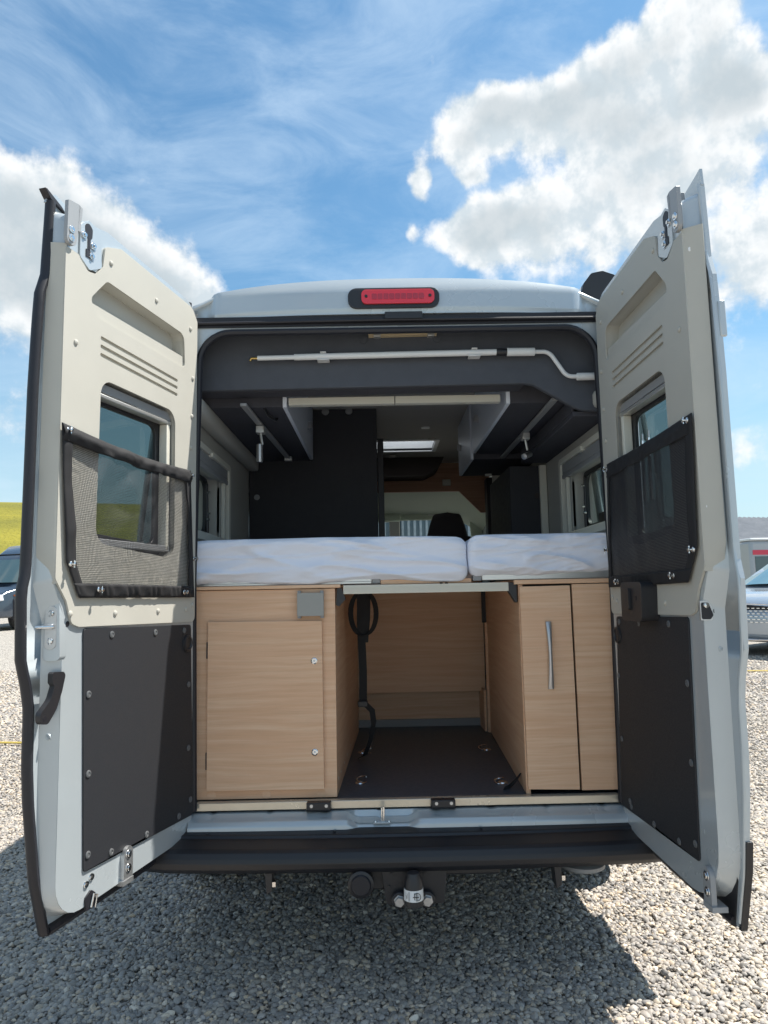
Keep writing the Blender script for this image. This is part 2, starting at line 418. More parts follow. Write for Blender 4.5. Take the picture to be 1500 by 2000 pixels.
def mk_stones():
    m = bpy.data.materials.new('gravel stone'); m.use_nodes = True
    N = NT(m.node_tree); b = N.n['Principled BSDF']
    oi = N.new('ShaderNodeObjectInfo').outputs['Random']
    cr = N.new('ShaderNodeValToRGB'); N.l.new(oi, cr.inputs[0])
    e = cr.color_ramp.elements; e[0].position = 0; e[0].color = rgba((.19, .19, .195)); e[1].position = 1; e[1].color = rgba((.70, .66, .60))
    for p, c in ((.22, (.24, .24, .245)), (.42, (.33, .32, .31)), (.60, (.42, .38, .33)), (.70, (.31, .31, .33)), (.82, (.47, .45, .42)), (.93, (.54, .45, .34))):
        k = e.new(p); k.color = rgba(c)
    co = N.new('ShaderNodeTexCoord').outputs['Object']
    f = N.noise(co, 90, 4, .6)
    pl = N.noise(N.new('ShaderNodeObjectInfo').outputs['Location'], .9, 4, .6)
    c = N.v('MULTIPLY', N.v('SCALE', cr.outputs[0], N.rng(f, .3, .7, .90, 1.3)), (.95, .88, .80))
    c = N.mix(N.rng(pl, .42, .66, 0, .34), c, rgba((.40, .36, .30)))
    N.l.new(c, b.inputs['Base Color']); b.inputs['Roughness'].default_value = .62
    sc = bpy.data.collections.new('stone_kinds')
    for k in range(7):
        bm = bmesh.new(); bmesh.ops.create_icosphere(bm, subdivisions=2 if k < 7 else 1, radius=1)
        sd = Vector((k * 7.3, k * 3.1, k))
        sx, sy, sz = 1.05 + .4 * random.random(), .72 + .28 * random.random(), .5 + .25 * random.random()
        for v in bm.verts:
            n = v.co.normalized(); d = 1 + .26 * noise.noise(n * 1.1 + sd) + .10 * noise.noise(n * 2.6 + sd)
            # facets
            p = n * d
            for q in range(6):
                ax = Vector((sin(q * 2.1 + k), cos(q * 1.7 + k * 2), sin(q * 3.3 + k * 1.3))).normalized()
                t = p.dot(ax)
                if t > .80: p -= ax * (t - .80) * .8
            v.co = Vector((p.x * sx, p.y * sy, p.z * sz)) * .0079
        me = bpy.data.meshes.new('stone'); bm.to_mesh(me); bm.free()
        me.polygons.foreach_set('use_smooth', [True] * len(me.polygons)); me.set_sharp_from_angle(angle=radians(32))
        me.materials.append(m); sc.objects.link(bpy.data.objects.new('stone', me))
    rng = np.random.default_rng(3)
    pts = []
    for (y0, y1, sp, lay) in ((.9, 4.6, .0124, 1.5), (4.6, 7.2, .0165, 1.2), (7.2, 12, .026, 1.0)):
        hw0 = .64 * y1 + .7
        n = int((y1 - y0) * hw0 * 2 / sp ** 2 * lay)
        y = rng.uniform(y0, y1, n); x = rng.uniform(-hw0, hw0, n)
        k = np.abs(x) < .64 * y + .7
        if y0 > 5: k &= np.abs(x) > .30 * y      # the parked van hides the strip straight ahead
        x, y = x[k], y[k]
        z = .026 * np.maximum(0, y - 5) + rng.uniform(-.004, .006, len(x))
        s = (1.0 if sp < .0145 else sp / .0165) * np.clip(rng.lognormal(0, .32, len(x)), .45, 2.1)
        pts.append(np.stack([x, y, z, s], 1))
    a = np.concatenate(pts); n = len(a)
    me = bpy.data.meshes.new('gravel'); me.vertices.add(n); me.vertices.foreach_set('co', a[:, :3].astype('f4').ravel())
    at = me.attributes.new('size', 'FLOAT', 'POINT'); at.data.foreach_set('value', a[:, 3].astype('f4'))
    o = bpy.data.objects.new('gravel', me); C.objects.link(o); struct(o, 'stuff'); me.materials.append(m)
    tag(o, 'loose grey and beige gravel covering the ground round the van', 'gravel')
    ng = bpy.data.node_groups.new('scatter', 'GeometryNodeTree')
    ng.interface.new_socket('Geometry', in_out='INPUT', socket_type='NodeSocketGeometry'); ng.interface.new_socket('Geometry', in_out='OUTPUT', socket_type='NodeSocketGeometry')
    gi = ng.nodes.new('NodeGroupInput'); go = ng.nodes.new('NodeGroupOutput')
    ci = ng.nodes.new('GeometryNodeCollectionInfo'); ci.inputs[0].default_value = sc; ci.inputs[1].default_value = True; ci.inputs[2].default_value = True
    ip = ng.nodes.new('GeometryNodeInstanceOnPoints'); ip.inputs['Pick Instance'].default_value = True
    rr = ng.nodes.new('FunctionNodeRandomValue'); rr.data_type = 'FLOAT_VECTOR'
    rr.inputs[0].default_value = (-.45, -.45, 0); rr.inputs[1].default_value = (.45, .45, 6.283)
    na = ng.nodes.new('GeometryNodeInputNamedAttribute'); na.data_type = 'FLOAT'; na.inputs[0].default_value = 'size'
    L = ng.links.new
    L(gi.outputs[0], ip.inputs['Points']); L(ci.outputs[0], ip.inputs['Instance']); L(rr.outputs[0], ip.inputs['Rotation']); L(na.outputs[0], ip.inputs['Scale']); L(ip.outputs[0], go.inputs[0])
    md = o.modifiers.new('scatter', 'NODES'); md.node_group = ng
    print('stones', n)
mk_stones()

def mk_hill():
    m = bpy.data.materials.new('rape field'); m.use_nodes = True
    N = NT(m.node_tree); b = N.n['Principled BSDF']; g = N.new('ShaderNodeNewGeometry').outputs['Position']
    f = N.noise(N.v('MULTIPLY', g, (.3, .3, 2.2)), .22, 6, .6)
    c = N.mix(N.rng(f, .35, .65), rgba((.15, .14, .010)), rgba((.235, .205, .014)))
    N.l.new(c, b.inputs['Base Color']); b.inputs['Roughness'].default_value = .95
    bn = N.new('ShaderNodeBump'); bn.inputs['Distance'].default_value = .4; N.l.new(N.noise(g, 1.5, 4, .6), bn.inputs['Height']); N.l.new(bn.outputs[0], b.inputs['Normal'])
    def fn(u, v):
        x = -190 + 330 * u; y = 40 + 170 * v
        h = 16.2 * (1 / (1 + math.exp((x - 15) / 22))) + 1.0
        s = min(1, v / .5); s = s * s * (3 - 2 * s)
        return (x, y, .9 + h * s + 1.2 * noise.noise(Vector((x * .02, y * .02, 0))) * s)
    struct(MB().grid(60, 30, fn).build('hill', m))
mk_hill()
# ================================================================== CAMPER VAN
van = thing('camper_van', 'light grey camper van seen from behind with both rear doors swung open', 'camper van', (0, 2.66, 0))
Y0 = 2.665

# ---------- outer shell: loft of cross-sections
PROF = [(.96, .42), (1.0, .6), (1.02, 1.0), (1.01, 1.3), (.99, 1.6), (.955, 1.9), (.93, 2.1), (.895, 2.30), (.84, 2.43), (.70, 2.495), (.4, 2.535), (0, 2.55)]
STY = [2.70, 2.85, 3.38, 3.9, 4.7, 5.05, 5.45, 5.6, 6.1, 6.35, 6.9, 7.25, 7.9, 8.35, 8.48]
TOP = {6.35: 2.52, 6.9: 2.32, 7.25: 2.12, 7.9: 1.34, 8.35: 1.16, 8.48: .75}
WID = {7.9: .97, 8.35: .86, 8.48: .7}
def shell():
    mb = MB(); gl = []; scr = []
    def ring(y):
        t = TOP.get(y, 2.55); w = WID.get(y, 1); k = (t - .42) / 2.13
        R_ = [(x * w, .42 + (z - .42) * k) for x, z in PROF]
        return [(x, y, z) for x, z in R_] + [(-x, y, z) for x, z in reversed(R_[:-1])]
    rings = [ring(y) for y in STY]; n = len(rings[0])
    for i in range(len(STY) - 1):
        for j in range(n - 1):
            jj = min(j, n - 2 - j)          # symmetric index
            quad = (rings[i][j], rings[i + 1][j], rings[i + 1][j + 1], rings[i][j + 1])
            right = j < n / 2
            win = (i == 1 and jj == 4) or (right and i == 4 and jj == 4) or (right and i == 5 and jj == 4) or (i in (8, 9) and jj == 4)
            hatch = (i == 5 and jj >= 10)
            if hatch: continue
            if win: gl.append(quad); continue
            if i == 11 and jj >= 4: scr.append(quad); continue
            mb.add(quad, [(0, 1, 2, 3)])
    mb.add(rings[-1], [tuple(range(n))])
    return mb, gl, scr
mb, gl, scr = shell()
body = mb.build('body', M['paint'], van, weld=.0005, sharp=50)
md = body.modifiers.new('thick', 'SOLIDIFY'); md.thickness = .012; md.offset = 0
for q in gl:
    g = MB().add(q, [(0, 1, 2, 3)]); g.build('side_window', M['clear'] if q[0][1] > 6 else M['tint'], van, smooth=False)
g = MB()
for q in scr: g.add(q, [(0, 1, 2, 3)])
g.build('windscreen', M['clear'], van, weld=.0005)

# ---------- rear face: pillars, header lip, fascia
def rear_ring():
    side = [(1.0, 1.0), (.99, 1.3), (.965, 1.6), (.93, 1.9), (.905, 2.1), (.87, 2.30), (.83, 2.40)]
    inner = arc_round([(.778, .50), (.790, 1.4), (.772, 2.352), (-.772, 2.352), (-.790, 1.4), (-.778, .50)], [0, 0, .13, .13, 0, 0], 8)
    outer = [(.985, .50)] + side + [(-x, z) for x, z in reversed(side)] + [(-.985, .50)] + list(reversed(inner))
    mb = MB().plate(outer, 2.675, 2.72, XZ)
    mb.build('rear_frame', M['paint'], van, bevel=.003)
    ins = arc_round([(.768, .57), (.778, 1.4), (.760, 2.336), (-.760, 2.336), (-.778, 1.4), (-.768, .57)], [0, 0, .12, .12, 0, 0], 8)
    path = [(p[0], 2.668, p[1]) for p in ins]
    MB().tube(path, .0135, 8).build('door_seal', M['seal'], van)
rear_ring()
def fascia_y(x, z): return 2.655 + .055 * (abs(x) / .86) ** 3 + (z - 2.40) * .04 + max(0, z - 2.485) ** 1.5 * 1.4
def ztop(x):
    a = abs(x)
    return 2.553 - .048 * (a / .72) ** 2.4 if a < .72 else 2.488 - (a - .74) * .30
mb = MB()
def ff(u, v):
    x = -.86 + 1.72 * u; a = abs(x)
    edge = .022 * max(0, min(1, (a - .71) / .02))
    zt = ztop(x); z = 2.400 + (zt - 2.400) * min(1, v / .8)
    y = fascia_y(x, z) + edge
    if v > .8: y += (v - .8) / .2 * .16; z -= .006 * (v - .8) / .2
    if v < .08: y += .004
    return (x, y, z)
mb.grid(96, 20, ff)
# under lip
mb.grid(40, 1, lambda u, v: (-.86 + 1.72 * u, 2.659 + .055 * abs(2 * u - 1) ** 3 + v * .03, 2.400))
mb.build('roof_fascia', M['paint'], van, sharp=50)
MB().plate([(-.80, 2.358), (.80, 2.358), (.80, 2.398), (-.80, 2.398)], 2.667, 2.674).build('header_gap_seal', M['seal'], van)
MB().tube([(-.78, 2.662, 2.372), (0, 2.655, 2.374), (.78, 2.662, 2.372)], .007, 8).build('header_gap_seal', M['seal'], van)
MB().plate(rect(-.05, .095, 2.375, 2.402, .004), 2.645, 2.668).build('lock_plate', M['black'], van, bevel=.002)
for sx in (-1, 1):
    MB().box(*sorted((sx * .702, sx * .722)), 2.70, 2.74, 2.415, 2.487).build('roof_joint_cover', M['clear'] if 0 else M['white'], van, bevel=.004)
# third brake light
bl = part('brake_light', (-.015, 2.66, 2.43), van)
def fpl(a, b, c): return (a, fascia_y(a, b) + c, b)
MB().plate(arc_round([(-.19, 2.418), (.162, 2.418), (.162, 2.500), (-.19, 2.500)], .034, 8), -.012, .02, fpl).build('housing', M['black'], bl, bevel=.003)
lens = arc_round([(-.138, 2.432), (.142, 2.432), (.142, 2.490), (-.138, 2.490)], .02, 8)
MB().plate(lens, -.019, -.010, fpl).build('lens', M['red'], bl, bevel=.004)
for i in range(9):
    x = -.098 + i * .0225
    MB().plate(rect(x, x + .019, 2.449, 2.472, .003, 2), -.0205, -.0185, fpl).build('reflector', mat('dark red reflector', (.42, .01, .02), .2, coat=1) if i == 0 else bpy.data.materials['dark red reflector'], bl)
for x in (-.12, .125):
    MB().lathe([(.006, 0), (.006, .003)], (x, fascia_y(x, 2.462) - .022, 2.462), (0, 1, 0), 12).build('screw', M['black'], bl)

# awning box on the right of the roof
aw = part('awning', (.98, 2.9, 2.45), van)
prof = [(.80, 2.56), (.825, 2.655), (.86, 2.70), (.91, 2.71), (.965, 2.69), (1.01, 2.63), (1.02, 2.56), (.98, 2.50), (.93, 2.50)]
mb = MB()
def awf(u, v):
    i = v * (len(prof) - 1); a = int(min(i, len(prof) - 2)); t = i - a
    x = prof[a][0] * (1 - t) + prof[a + 1][0] * t; z = prof[a][1] * (1 - t) + prof[a + 1][1] * t
    return (x, 3.02 + u * 3.2, z)
mb.grid(1, 24, awf); mb.build('awning_case', mat('gloss black awning case', (.02, .022, .03), .18, coat=1), aw, sharp=60)
mb = MB().plate(arc_round(prof, .02, 4), 2.985, 3.02, XZ); mb.build('awning_end_cap', M['black'], aw, bevel=.008)
for yy in (3.1, 4.2, 5.6): MB().box(.80, .90, yy, yy + .06, 2.46, 2.55).build('awning_bracket', M['steel'], aw, bevel=.004)
MB().tube([(.84, 3.0, 2.575), (.84, 2.98, 2.56)], .012, 10).build('bracket_bolt', M['steel'], aw)

# ---------- sill, threshold and bumper
MB().box(-.765, .765, 2.685, 2.715, .562, .590).build('threshold_strip', mat('polished ivory threshold', (.60, .54, .44), .25, metal=.5, stretch=(1, 1, 1), var=.08, vscale=6), van, bevel=.002)
def sillf(u, v):
    x = -.775 + 1.55 * u; zt = .560; d = max(0, min(1, (.135 - abs(x + .09)) / .05)); d = d * d * (3 - 2 * d)
    # profile across: from back (2.70) to front edge
    pr = [(2.70, .556), (2.672, .556), (2.655, .548), (2.628, .540), (2.615, .528), (2.612, .505)]
    i = v * 5; a = int(min(i, 4)); t = i - a
    y = pr[a][0] * (1 - t) + pr[a + 1][0] * t; z = pr[a][1] * (1 - t) + pr[a + 1][1] * t
    rib = .003 * (1 if (abs((x * 5) % 1 - .5) < .06 and v < .5) else 0)
    return (x, y + d * .012 * (v > .5), z - d * (.020 if v > .1 else 0) - rib)
MB().grid(160, 20, sillf).build('sill_panel', M['paint'], van, sharp=60)
for x in (-.32, .125):
    MB().box(x - .045, x + .045, 2.655, 2.712, .5625, .5665).build('hinge_pad', M['black'], van, bevel=.002)
    MB().box(x - .043, x + .043, 2.650, 2.684, .5668, .593).build('hinge_pad', M['black'], van, bevel=.003)
    for sx in (-.025, .028): MB().lathe([(.006, 0), (.006, .003)], (x + sx, 2.6485, .582), (0, 1, 0), 10).build('screw', M['steel'], van)
st = part('lock_striker', (-.095, 2.64, .54), van)
MB().box(-.125, -.065, 2.63, 2.665, .5235, .5275).build('striker_base', M['paint'], st, bevel=.001)
MB().tube([(-.095, 2.64, .526), (-.095, 2.640, .575), (-.088, 2.640, .578), (-.088, 2.64, .526)], .0032, 8).build('striker_loop', M['chrome'], st)
for x in (-.118, -.070): MB().lathe([(.005, 0), (.004, .004)], (x, 2.638, .5275), (0, 0, 1), 10).build('screw', M['chrome'], st)
bp = part('rear_bumper', (0, 2.5, .39), van)
BP = [(2.70, .515), (2.612, .512), (2.575, .506), (2.57, .498), (2.535, .492), (2.50, .486), (2.486, .478), (2.478, .462), (2.474, .448), (2.476, .430), (2.488, .414), (2.56, .408), (2.70, .408)]
def bumpf(u, v):
    x = -1.0 + 2 * u; i = v * (len(BP) - 1); a = int(min(i, len(BP) - 2)); t = i - a
    y = BP[a][0] * (1 - t) + BP[a + 1][0] * t; z = BP[a][1] * (1 - t) + BP[a + 1][1] * t
    bow = .05 * max(0, (abs(x) - .78) / .22) ** 2 + .02 * x * x
    return (x * (.985 if v > .8 else 1), y + bow, z + (.01 * abs(x) ** 3))
MB().grid(60, 72, bumpf).build('bumper_shell', M['bumper'], bp, sharp=55)
for k in range(0): MB().box(-.78, .78, 2.505 + k * .0125, 2.509 + k * .0125, .4885 + k * .0028, .4935 + k * .0028).build('tread_rib', M['bumper'], bp, bevel=.0008)
for x in (-.70, -.26, .25): MB().lathe([(.006, 0), (.005, .003)], (x, 2.60, .5118), (0, 0, 1), 10).build('screw', M['black'], bp)
for sx in (-1, 1):
    MB().grid(8, 8, lambda u, v: (sx * (1.0 + .02 * sin(pi * v)), 2.53 + u * .6, .41 + v * (.11 + .05 * u))).build('bumper_corner', M['bumper'], bp)
# underfloor, axle, wheels
MB().box(-.93, .93, 2.72, 8.2, .43, .46).build('underfloor', M['black'], van)
MB().box(-.80, .80, 2.60, 2.70, .43, .47).build('chassis_beam', M['black'], van, bevel=.004)
for sx in (-1, 1):
    for yy in (3.72, 7.75):
        w = part('wheel', (sx * .9, yy, .02), van)
        c = (sx * .80, yy, .345)
        MB().lathe([(.22, 0), (.31, .0), (.335, .02), (.34, .05), (.34, .17), (.335, .20), (.31, .215), (.22, .215)], c, (sx, 0, 0), 40).build('tyre', M['tyre'], w)
        MB().lathe([(.21, .02), (.225, .19), (.215, .20), (.19, .15), (.06, .12), (.055, .16), (.0, .165)], c, (sx, 0, 0), 32).build('rim', M['steel'], w)
for x in (-.475, .487):
    MB().plate([(x - .012, .42), (x + .012, .42), (x + .012, .355), (x - .006, .345)], 2.50, 2.56).build('jack_bracket', M['black'], van, bevel=.002)
    MB().box(x + .013, x + .024, 2.50, 2.53, .37, .385).build('bracket_clip', M['chrome'], van)
MB().lathe([(.066, 0), (.078, .006), (.078, .018), (.05, .03)], (.60, 2.62, .368), (0, 0, 1), 28).build('drain_cap', M['grey'], van)
# tow hitch
th = part('tow_hitch', (0, 2.48, .3), van)
MB().plate(arc_round([(-.10, .42), (.118, .42), (.108, .305), (-.085, .305)], .012, 4), 2.505, 2.52).build('mounting_plate', M['black'], th, bevel=.002)
MB().box(-.20, .30, 2.54, 2.60, .38, .43).build('cross_tube', M['black'], th, bevel=.006)
MB().box(-.155, -.09, 2.525, 2.545, .345, .415).build('socket_bracket', M['black'], th, bevel=.004)
MB().lathe([(.034, 0), (.043, .004), (.043, .03), (.036, .034), (.036, .05)], (-.168, 2.475, .378), (0, 1, 0), 28).build('socket_cap', M['black'], th)
MB().lathe([(.03, -.006), (.034, 0)], (-.168, 2.475, .378), (0, 1, 0), 24).build('socket_lid', M['seal'], th)
MB().lathe([(.032, 0), (.030, .07), (.020, .098), (.0, .104)], (.004, 2.455, .325), (0, 0, 1), 24).build('ball_cap', M['black'], th)
MB().lathe([(.0322, 0), (.0312, .034)], (.004, 2.455, .342), (0, 0, 1), 28).build('cap_sticker', M['white'], th)
def arcseg(cx, cz, r, a0, a1, y=2.4218, n=14): return [(cx + r * cos(a0 + (a1 - a0) * i / n), y, cz + r * sin(a0 + (a1 - a0) * i / n)) for i in range(n + 1)]
lg = MB(); lg.tube(arcseg(.014, .359, .0115, -1.9, 2.4), .0011, 6); lg.strip([(.006, 2.4225, .370), (.006, 2.4225, .350)], .0025, .001, (1, 0, 0))
lg.strip([(.013, 2.4218, .370), (.0128, 2.4218, .350)], .0025, .001, (1, 0, 0)); lg.strip([(.0, 2.4225, .358), (.020, 2.4222, .358)], .0022, .001, (0, 0, 1))
lg.strip([(-.012, 2.4255, .373), (-.0125, 2.4255, .345)], .0015, .001, (1, 0, 0)); lg.strip([(-.022, 2.432, .362), (-.019, 2.430, .352), (-.017, 2.429, .366)], .002, .001, (0, 0, 1))
lg.build('sticker_emblem', M['black'], th)
for x in (-.042, .050):
    MB().lathe([(.026, 0), (.026, .02)], (x, 2.478, .326), (0, 1, 0), 20).build('bolt_boss', M['black'], th, bevel=.003)
    MB().lathe([(.0145, -.012), (.0165, -.009), (.0165, 0), (.019, .0), (.019, .002)], (x, 2.476, .326), (0, 1, 0), 6).build('bolt', M['white'] if 0 else M['steel'], th, smooth=False)
MB().box(-.03, .038, 2.478, 2.505, .305, .34).build('ball_bracket', M['black'], th, bevel=.006)
for x, z in ((-.065, .40), (.045, .40), (-.075, .36)): MB().lathe([(.006, -.004), (.006, 0)], (x, 2.505, z), (0, 1, 0), 10).build('screw', M['black'], th)

# ================================================================== REAR DOORS
TH = {'L': radians(105.5), 'R': radians(91.7)}
XH = .762
def door_frame(s):
    t = TH[s]; sg = -1 if s == 'L' else 1
    du = Vector((cos(t) if s == 'L' else -cos(t), -sin(t), 0)); n_in = Vector((-sg * sin(t), cos(t), 0))
    H = Vector((sg * XH, Y0, 0))
    def f(u, z, o): return tuple(H + du * u - n_in * o + Vector((0, 0, z)))
    return f, du, n_in
UE0 = [(.445, .700), (.60, .745), (.80, .775), (.90, .784), (1.04, .785), (1.10, .797), (1.17, .820), (1.35, .828), (1.40, .815), (1.90, .812), (2.10, .805), (2.18, .800), (2.24, .780), (2.46, .770), (2.47, .772)]
def interp(T, x):
    if x <= T[0][0]: return T[0][1]
    for (a, b), (c, d) in zip(T, T[1:]):
        if x <= c: return b + (d - b) * (x - a) / (c - a)
    return T[-1][1]
def ztop_door(u): return 2.455 + .018 * u

for s in 'LR':
    f, du, n_in = door_frame(s)
    out = -n_in
    sw = lambda a, z, d: f(.708 + .42 * a - d, z, a)      # on the side wall: a = distance outwards, d = depth into the door
    DR = part('rear_door', f(0, .44, .03), van)
    DR['label'] = 'left rear door, sunlit, with a loose black mesh pocket' if s == 'L' else 'right rear door, in shade, with a taut black mesh pocket'
    WIN = arc_round([(.165, 1.462), (.590, 1.492), (.583, 1.988), (.170, 1.984)], .05, 6)
    winbig = WIN
    RBOT = .10 if s == 'L' else .17
    A = arc_round([(.015, .497), (.705, .480), (.708, 1.29), (.752, 1.38), (.748, 2.425), (.56, 2.462), (.03, 2.432)], [.055, RBOT, .03, .04, .03, .05, .07], 6)
    B = arc_round([(.002, .490), (.726, .476), (.738, 1.27), (.776, 1.37), (.765, 2.440), (.57, 2.474), (.015, 2.448)], [.055, RBOT, .03, .04, .03, .05, .07], 6)
    RECZ = arc_round([(.108, 2.162), (.607, 2.170), (.642, 2.215), (.566, 2.300), (.118, 2.288)], [.02, .02, .02, .03, .03], 5)
    SL = [arc_round([(.158, z), (.590, z + .010), (.590, z + .022), (.158, z + .011)], .005, 3) for z in (2.096, 2.070, 2.044)]
    # pressed steel box of the door
    fr = MB(); fr.plate(A, .004, .018, f, [winbig, arc_round([(.09, 2.15), (.66, 2.15), (.66, 2.31), (.09, 2.31)], .02)])
    nA = len(A)
    vs = [f(p[0], p[1], .006) for p in A] + [f(p[0], p[1], .05) for p in B]
    fr.add(vs, [(i, (i + 1) % nA, nA + (i + 1) % nA, nA + i) for i in range(nA)])
    fr.build('door_frame', M['paint'], DR, bevel=.004, sharp=40)
    # outer skin: rows of strips, window left open
    UE = [(a, b - (.020 if s == 'L' else 0)) for a, b in UE0]; SO = .0485 if s == 'L' else .050
    sk = MB(); zs = sorted(set([.445, .5, .56, .6, .7, .8, .9, 1.0, 1.04, 1.07, 1.10, 1.135, 1.17, 1.26, 1.35, 1.375, 1.40, 1.49, 1.6, 1.75, 1.9, 1.98, 2.05, 2.10, 2.14, 2.18, 2.21, 2.24, 2.3, 2.4, 2.46]))
    def osk(z): return .052 + .02 * sin(min(1, max(0, (z - .45) / 2)) * pi) * 0
    for z0, z1 in zip(zs, zs[1:]):
        for seg in (((-.03, .15), (.60, None)) if 1.489 < (z0 + z1) / 2 < 1.981 else ((-.03, None),)):
            a0 = seg[0]; e0 = seg[1] if seg[1] else interp(UE, z0); e1 = seg[1] if seg[1] else interp(UE, z1)
            p = [f(a0, z0, SO), f(e0, z0, SO), f(e1, z1, SO), f(a0, z1, SO), f(a0, z0, SO + .02), f(e0, z0, SO + .012), f(e1, z1, SO + .012), f(a0, z1, SO + .02)]
            sk.add(p, [(0, 1, 2, 3), (4, 7, 6, 5), (0, 4, 5, 1), (2, 6, 7, 3), (1, 5, 6, 2), (0, 3, 7, 4)])
    # drawn-up top corner of the skin
    sk.plate([(.56, 2.455), (.772, 2.455), (.768 if s == 'R' else .765, 2.505 if s == 'R' else 2.48), (.735, 2.497), (.60, 2.472)], .052, .060, f)
    sk.build('outer_skin', M['paint'], DR, weld=.0004, sharp=40)
    # rolled inner lip along the free edge
    lp = MB(); zz = [.46 + i * (2.0 / 60) for i in range(61)]
    lp.tube([f(interp(UE, z) - .006, z, .050) for z in zz], .006, 8); lp.build('edge_lip', M['paint'], DR)
    if s == 'L':
        sl = MB(); k = 64
        prof2 = [(.002, .030), (.014, .026), (.022, .032), (.024, .044), (.016, .056), (.002, .056)]
        vs = []
        for i in range(k + 1):
            z = .45 + (2.462 - .45) * i / k; ue = interp(UE, z)
            for a, b in prof2: vs.append(f(ue + a - .004, z, b + .008))
        m_ = len(prof2)
        sl.add(vs, [(i * m_ + j, i * m_ + (j + 1) % m_, (i + 1) * m_ + (j + 1) % m_, (i + 1) * m_ + j) for i in range(k) for j in range(m_)] + [tuple(range(m_)), tuple(k * m_ + j for j in range(m_))])
        sl.build('edge_seal', M['seal'], DR, sharp=50)
        MB().plate([(.70, 2.452), (.768, 2.466), (.790, 2.487), (.784, 2.490), (.72, 2.466)], .040, .064, f).build('seal_tip', M['seal'], DR, bevel=.002)
    else:
        MB().plate([(.690, .440), (.738, .600), (.752, .680), (.762, .680), (.750, .600), (.702, .440)], .050, .068, f).build('corner_trim', M['black'], DR, bevel=.001)
        MB().plate(arc_round([(.30, .452), (.680, .452), (.728, .66), (.690, .665), (.64, .57), (.50, .470)], .01, 3), .046, .051, f).build('corner_seal', M['black'], DR)
        for z0, z1, b in ((2.00, 2.10, .074),):
            MB().box(.80, .812, z0, z1, .055, b, lambda a, b_, c: f(a, b_, c)).build('edge_moulding', M['paint'], DR, bevel=.003)
    # seals running round the foot and hinge side
    pth = [f(p[0], p[1], .048) for p in arc_round([(.68, .455), (.30, .458), (-.012, .47), (-.016, 1.4), (.004, 2.46)], [0, 0, .06, 0, 0], 8)]
    MB().tube(pth, .014, 8).build('foot_seal', M['seal'], DR)
    # trim panel
    notch = [(.752, 2.325), (.700, 2.325), (.690, 2.315), (.655, 2.292), (.618, 2.300), (.588, 2.335), (.578, 2.405), (.50, 2.435), (.06, 2.412), (.024, 2.37)]
    T_ = arc_round([(.022, 1.240), (.650, 1.252), (.682, 1.262), (.706, 1.325), (.752, 1.385)] + notch, [.02, .015, .02, .03, .02, .006, .006, .01, .02, .02, .02, .02, .03, .04, .02], 4)
    tp = MB(); tp.plate(T_, -.004, .003, f, [WIN, RECZ] + SL)
    FL = .022 if s == 'L' else .034
    zr = [1.372 + i * .0385 for i in range(26)]
    vs = []
    for z in zr:
        e = interp([(1.37, .745), (1.42, .7515), (2.34, .7485)], z)
        w = .014 * max(0, 1 - max(0, (z - 1.40)) / .05)
        for a, o in ((e, -.0035), (e + .004, .001), (e + FL - w, .042), (e + FL - .004 - w, .045)): vs.append(f(a, z, o))
    tp.add(vs, [(i * 4 + j, i * 4 + j + 1, (i + 1) * 4 + j + 1, (i + 1) * 4 + j) for i in range(len(zr) - 1) for j in range(3)])
    # slot backing
    tp.plate(rect(.14, .61, 2.03, 2.135), .0034, .0050, f)
    # recess: stepped ledge, sloping floor, back wall
    tp.plate([(.10, 2.158), (.60, 2.166), (.632, 2.208), (.105, 2.206)], .0035, .012, f)
    tp.add([f(.105, 2.206, .004), f(.636, 2.209, .004), f(.625, 2.235, .044), (f(.112, 2.232, .044))], [(0, 1, 2, 3)])
    tp.add([f(.112, 2.230, .0445), f(.640, 2.232, .0445), f(.60, 2.31, .0445), f(.11, 2.30, .0445)], [(0, 1, 2, 3)])
    RB = RECZ; n = len(RB)
    tp.add([f(p[0], p[1], 0) for p in RB] + [f(p[0], p[1], .045) for p in RB], [(i, (i + 1) % n, n + (i + 1) % n, n + i) for i in range(n) if RB[i][1] > 2.206 or RB[(i + 1) % n][1] > 2.206])
    # window reveal
    RB = WIN; n = len(RB)
    tp.add([f(p[0], p[1], -.002) for p in RB] + [f(p[0], p[1], .05) for p in RB], [(i, (i + 1) % n, n + (i + 1) % n, n + i) for i in range(n)])
    tp.build('trim_panel', M['trim'], DR, bevel=.0018, sharp=40)
    # window: blind cassette, black frame, acrylic pane
    inner = arc_round([(.215, 1.510), (.560, 1.528), (.556, 1.925), (.215, 1.925)], .035, 5)
    MB().plate(WIN, .045, .058, f, [inner]).build('window_frame', M['black'], DR, bevel=.002)
    MB().plate(rect(.20, .575, 1.50, 1.94), .066, .071, f).build('window_pane', M['tint'], DR)
    MB().plate(arc_round([(.175, 1.950), (.580, 1.953), (.576, 1.981), (.180, 1.978)], [.004, .004, .03, .03], 4), .012, .046, f).build('blind_cassette', M['grey'], DR, bevel=.004)
    MB().box(.172, .583, 1.936, 1.949, .010, .044, lambda a, b, c: f(a, b, c)).build('blind_bar', M['alu'], DR, bevel=.003)
    MB().box(.176, .196, 1.49, 1.936, .012, .044, lambda a, b, c: f(a, b, c)).build('blind_guide', M['ribbed'], DR, bevel=.003)
    MB().box(.172, .58, 1.486, 1.508, .012, .044, lambda a, b, c: f(a, b, c)).build('blind_guide', M['grey'], DR, bevel=.003)
    if s == 'R':
        for uu in (.262, .315):
            MB().tube([f(uu, 1.62, .052), f(uu, 1.83, .052)], .0085, 10).build('window_stay', M['chrome'], DR)
            MB().tube([f(uu, 1.83, .052), f(uu, 1.855, .052)], .004, 8).build('window_stay_rod', M['steel'], DR)
    # trim plugs
    plug = None
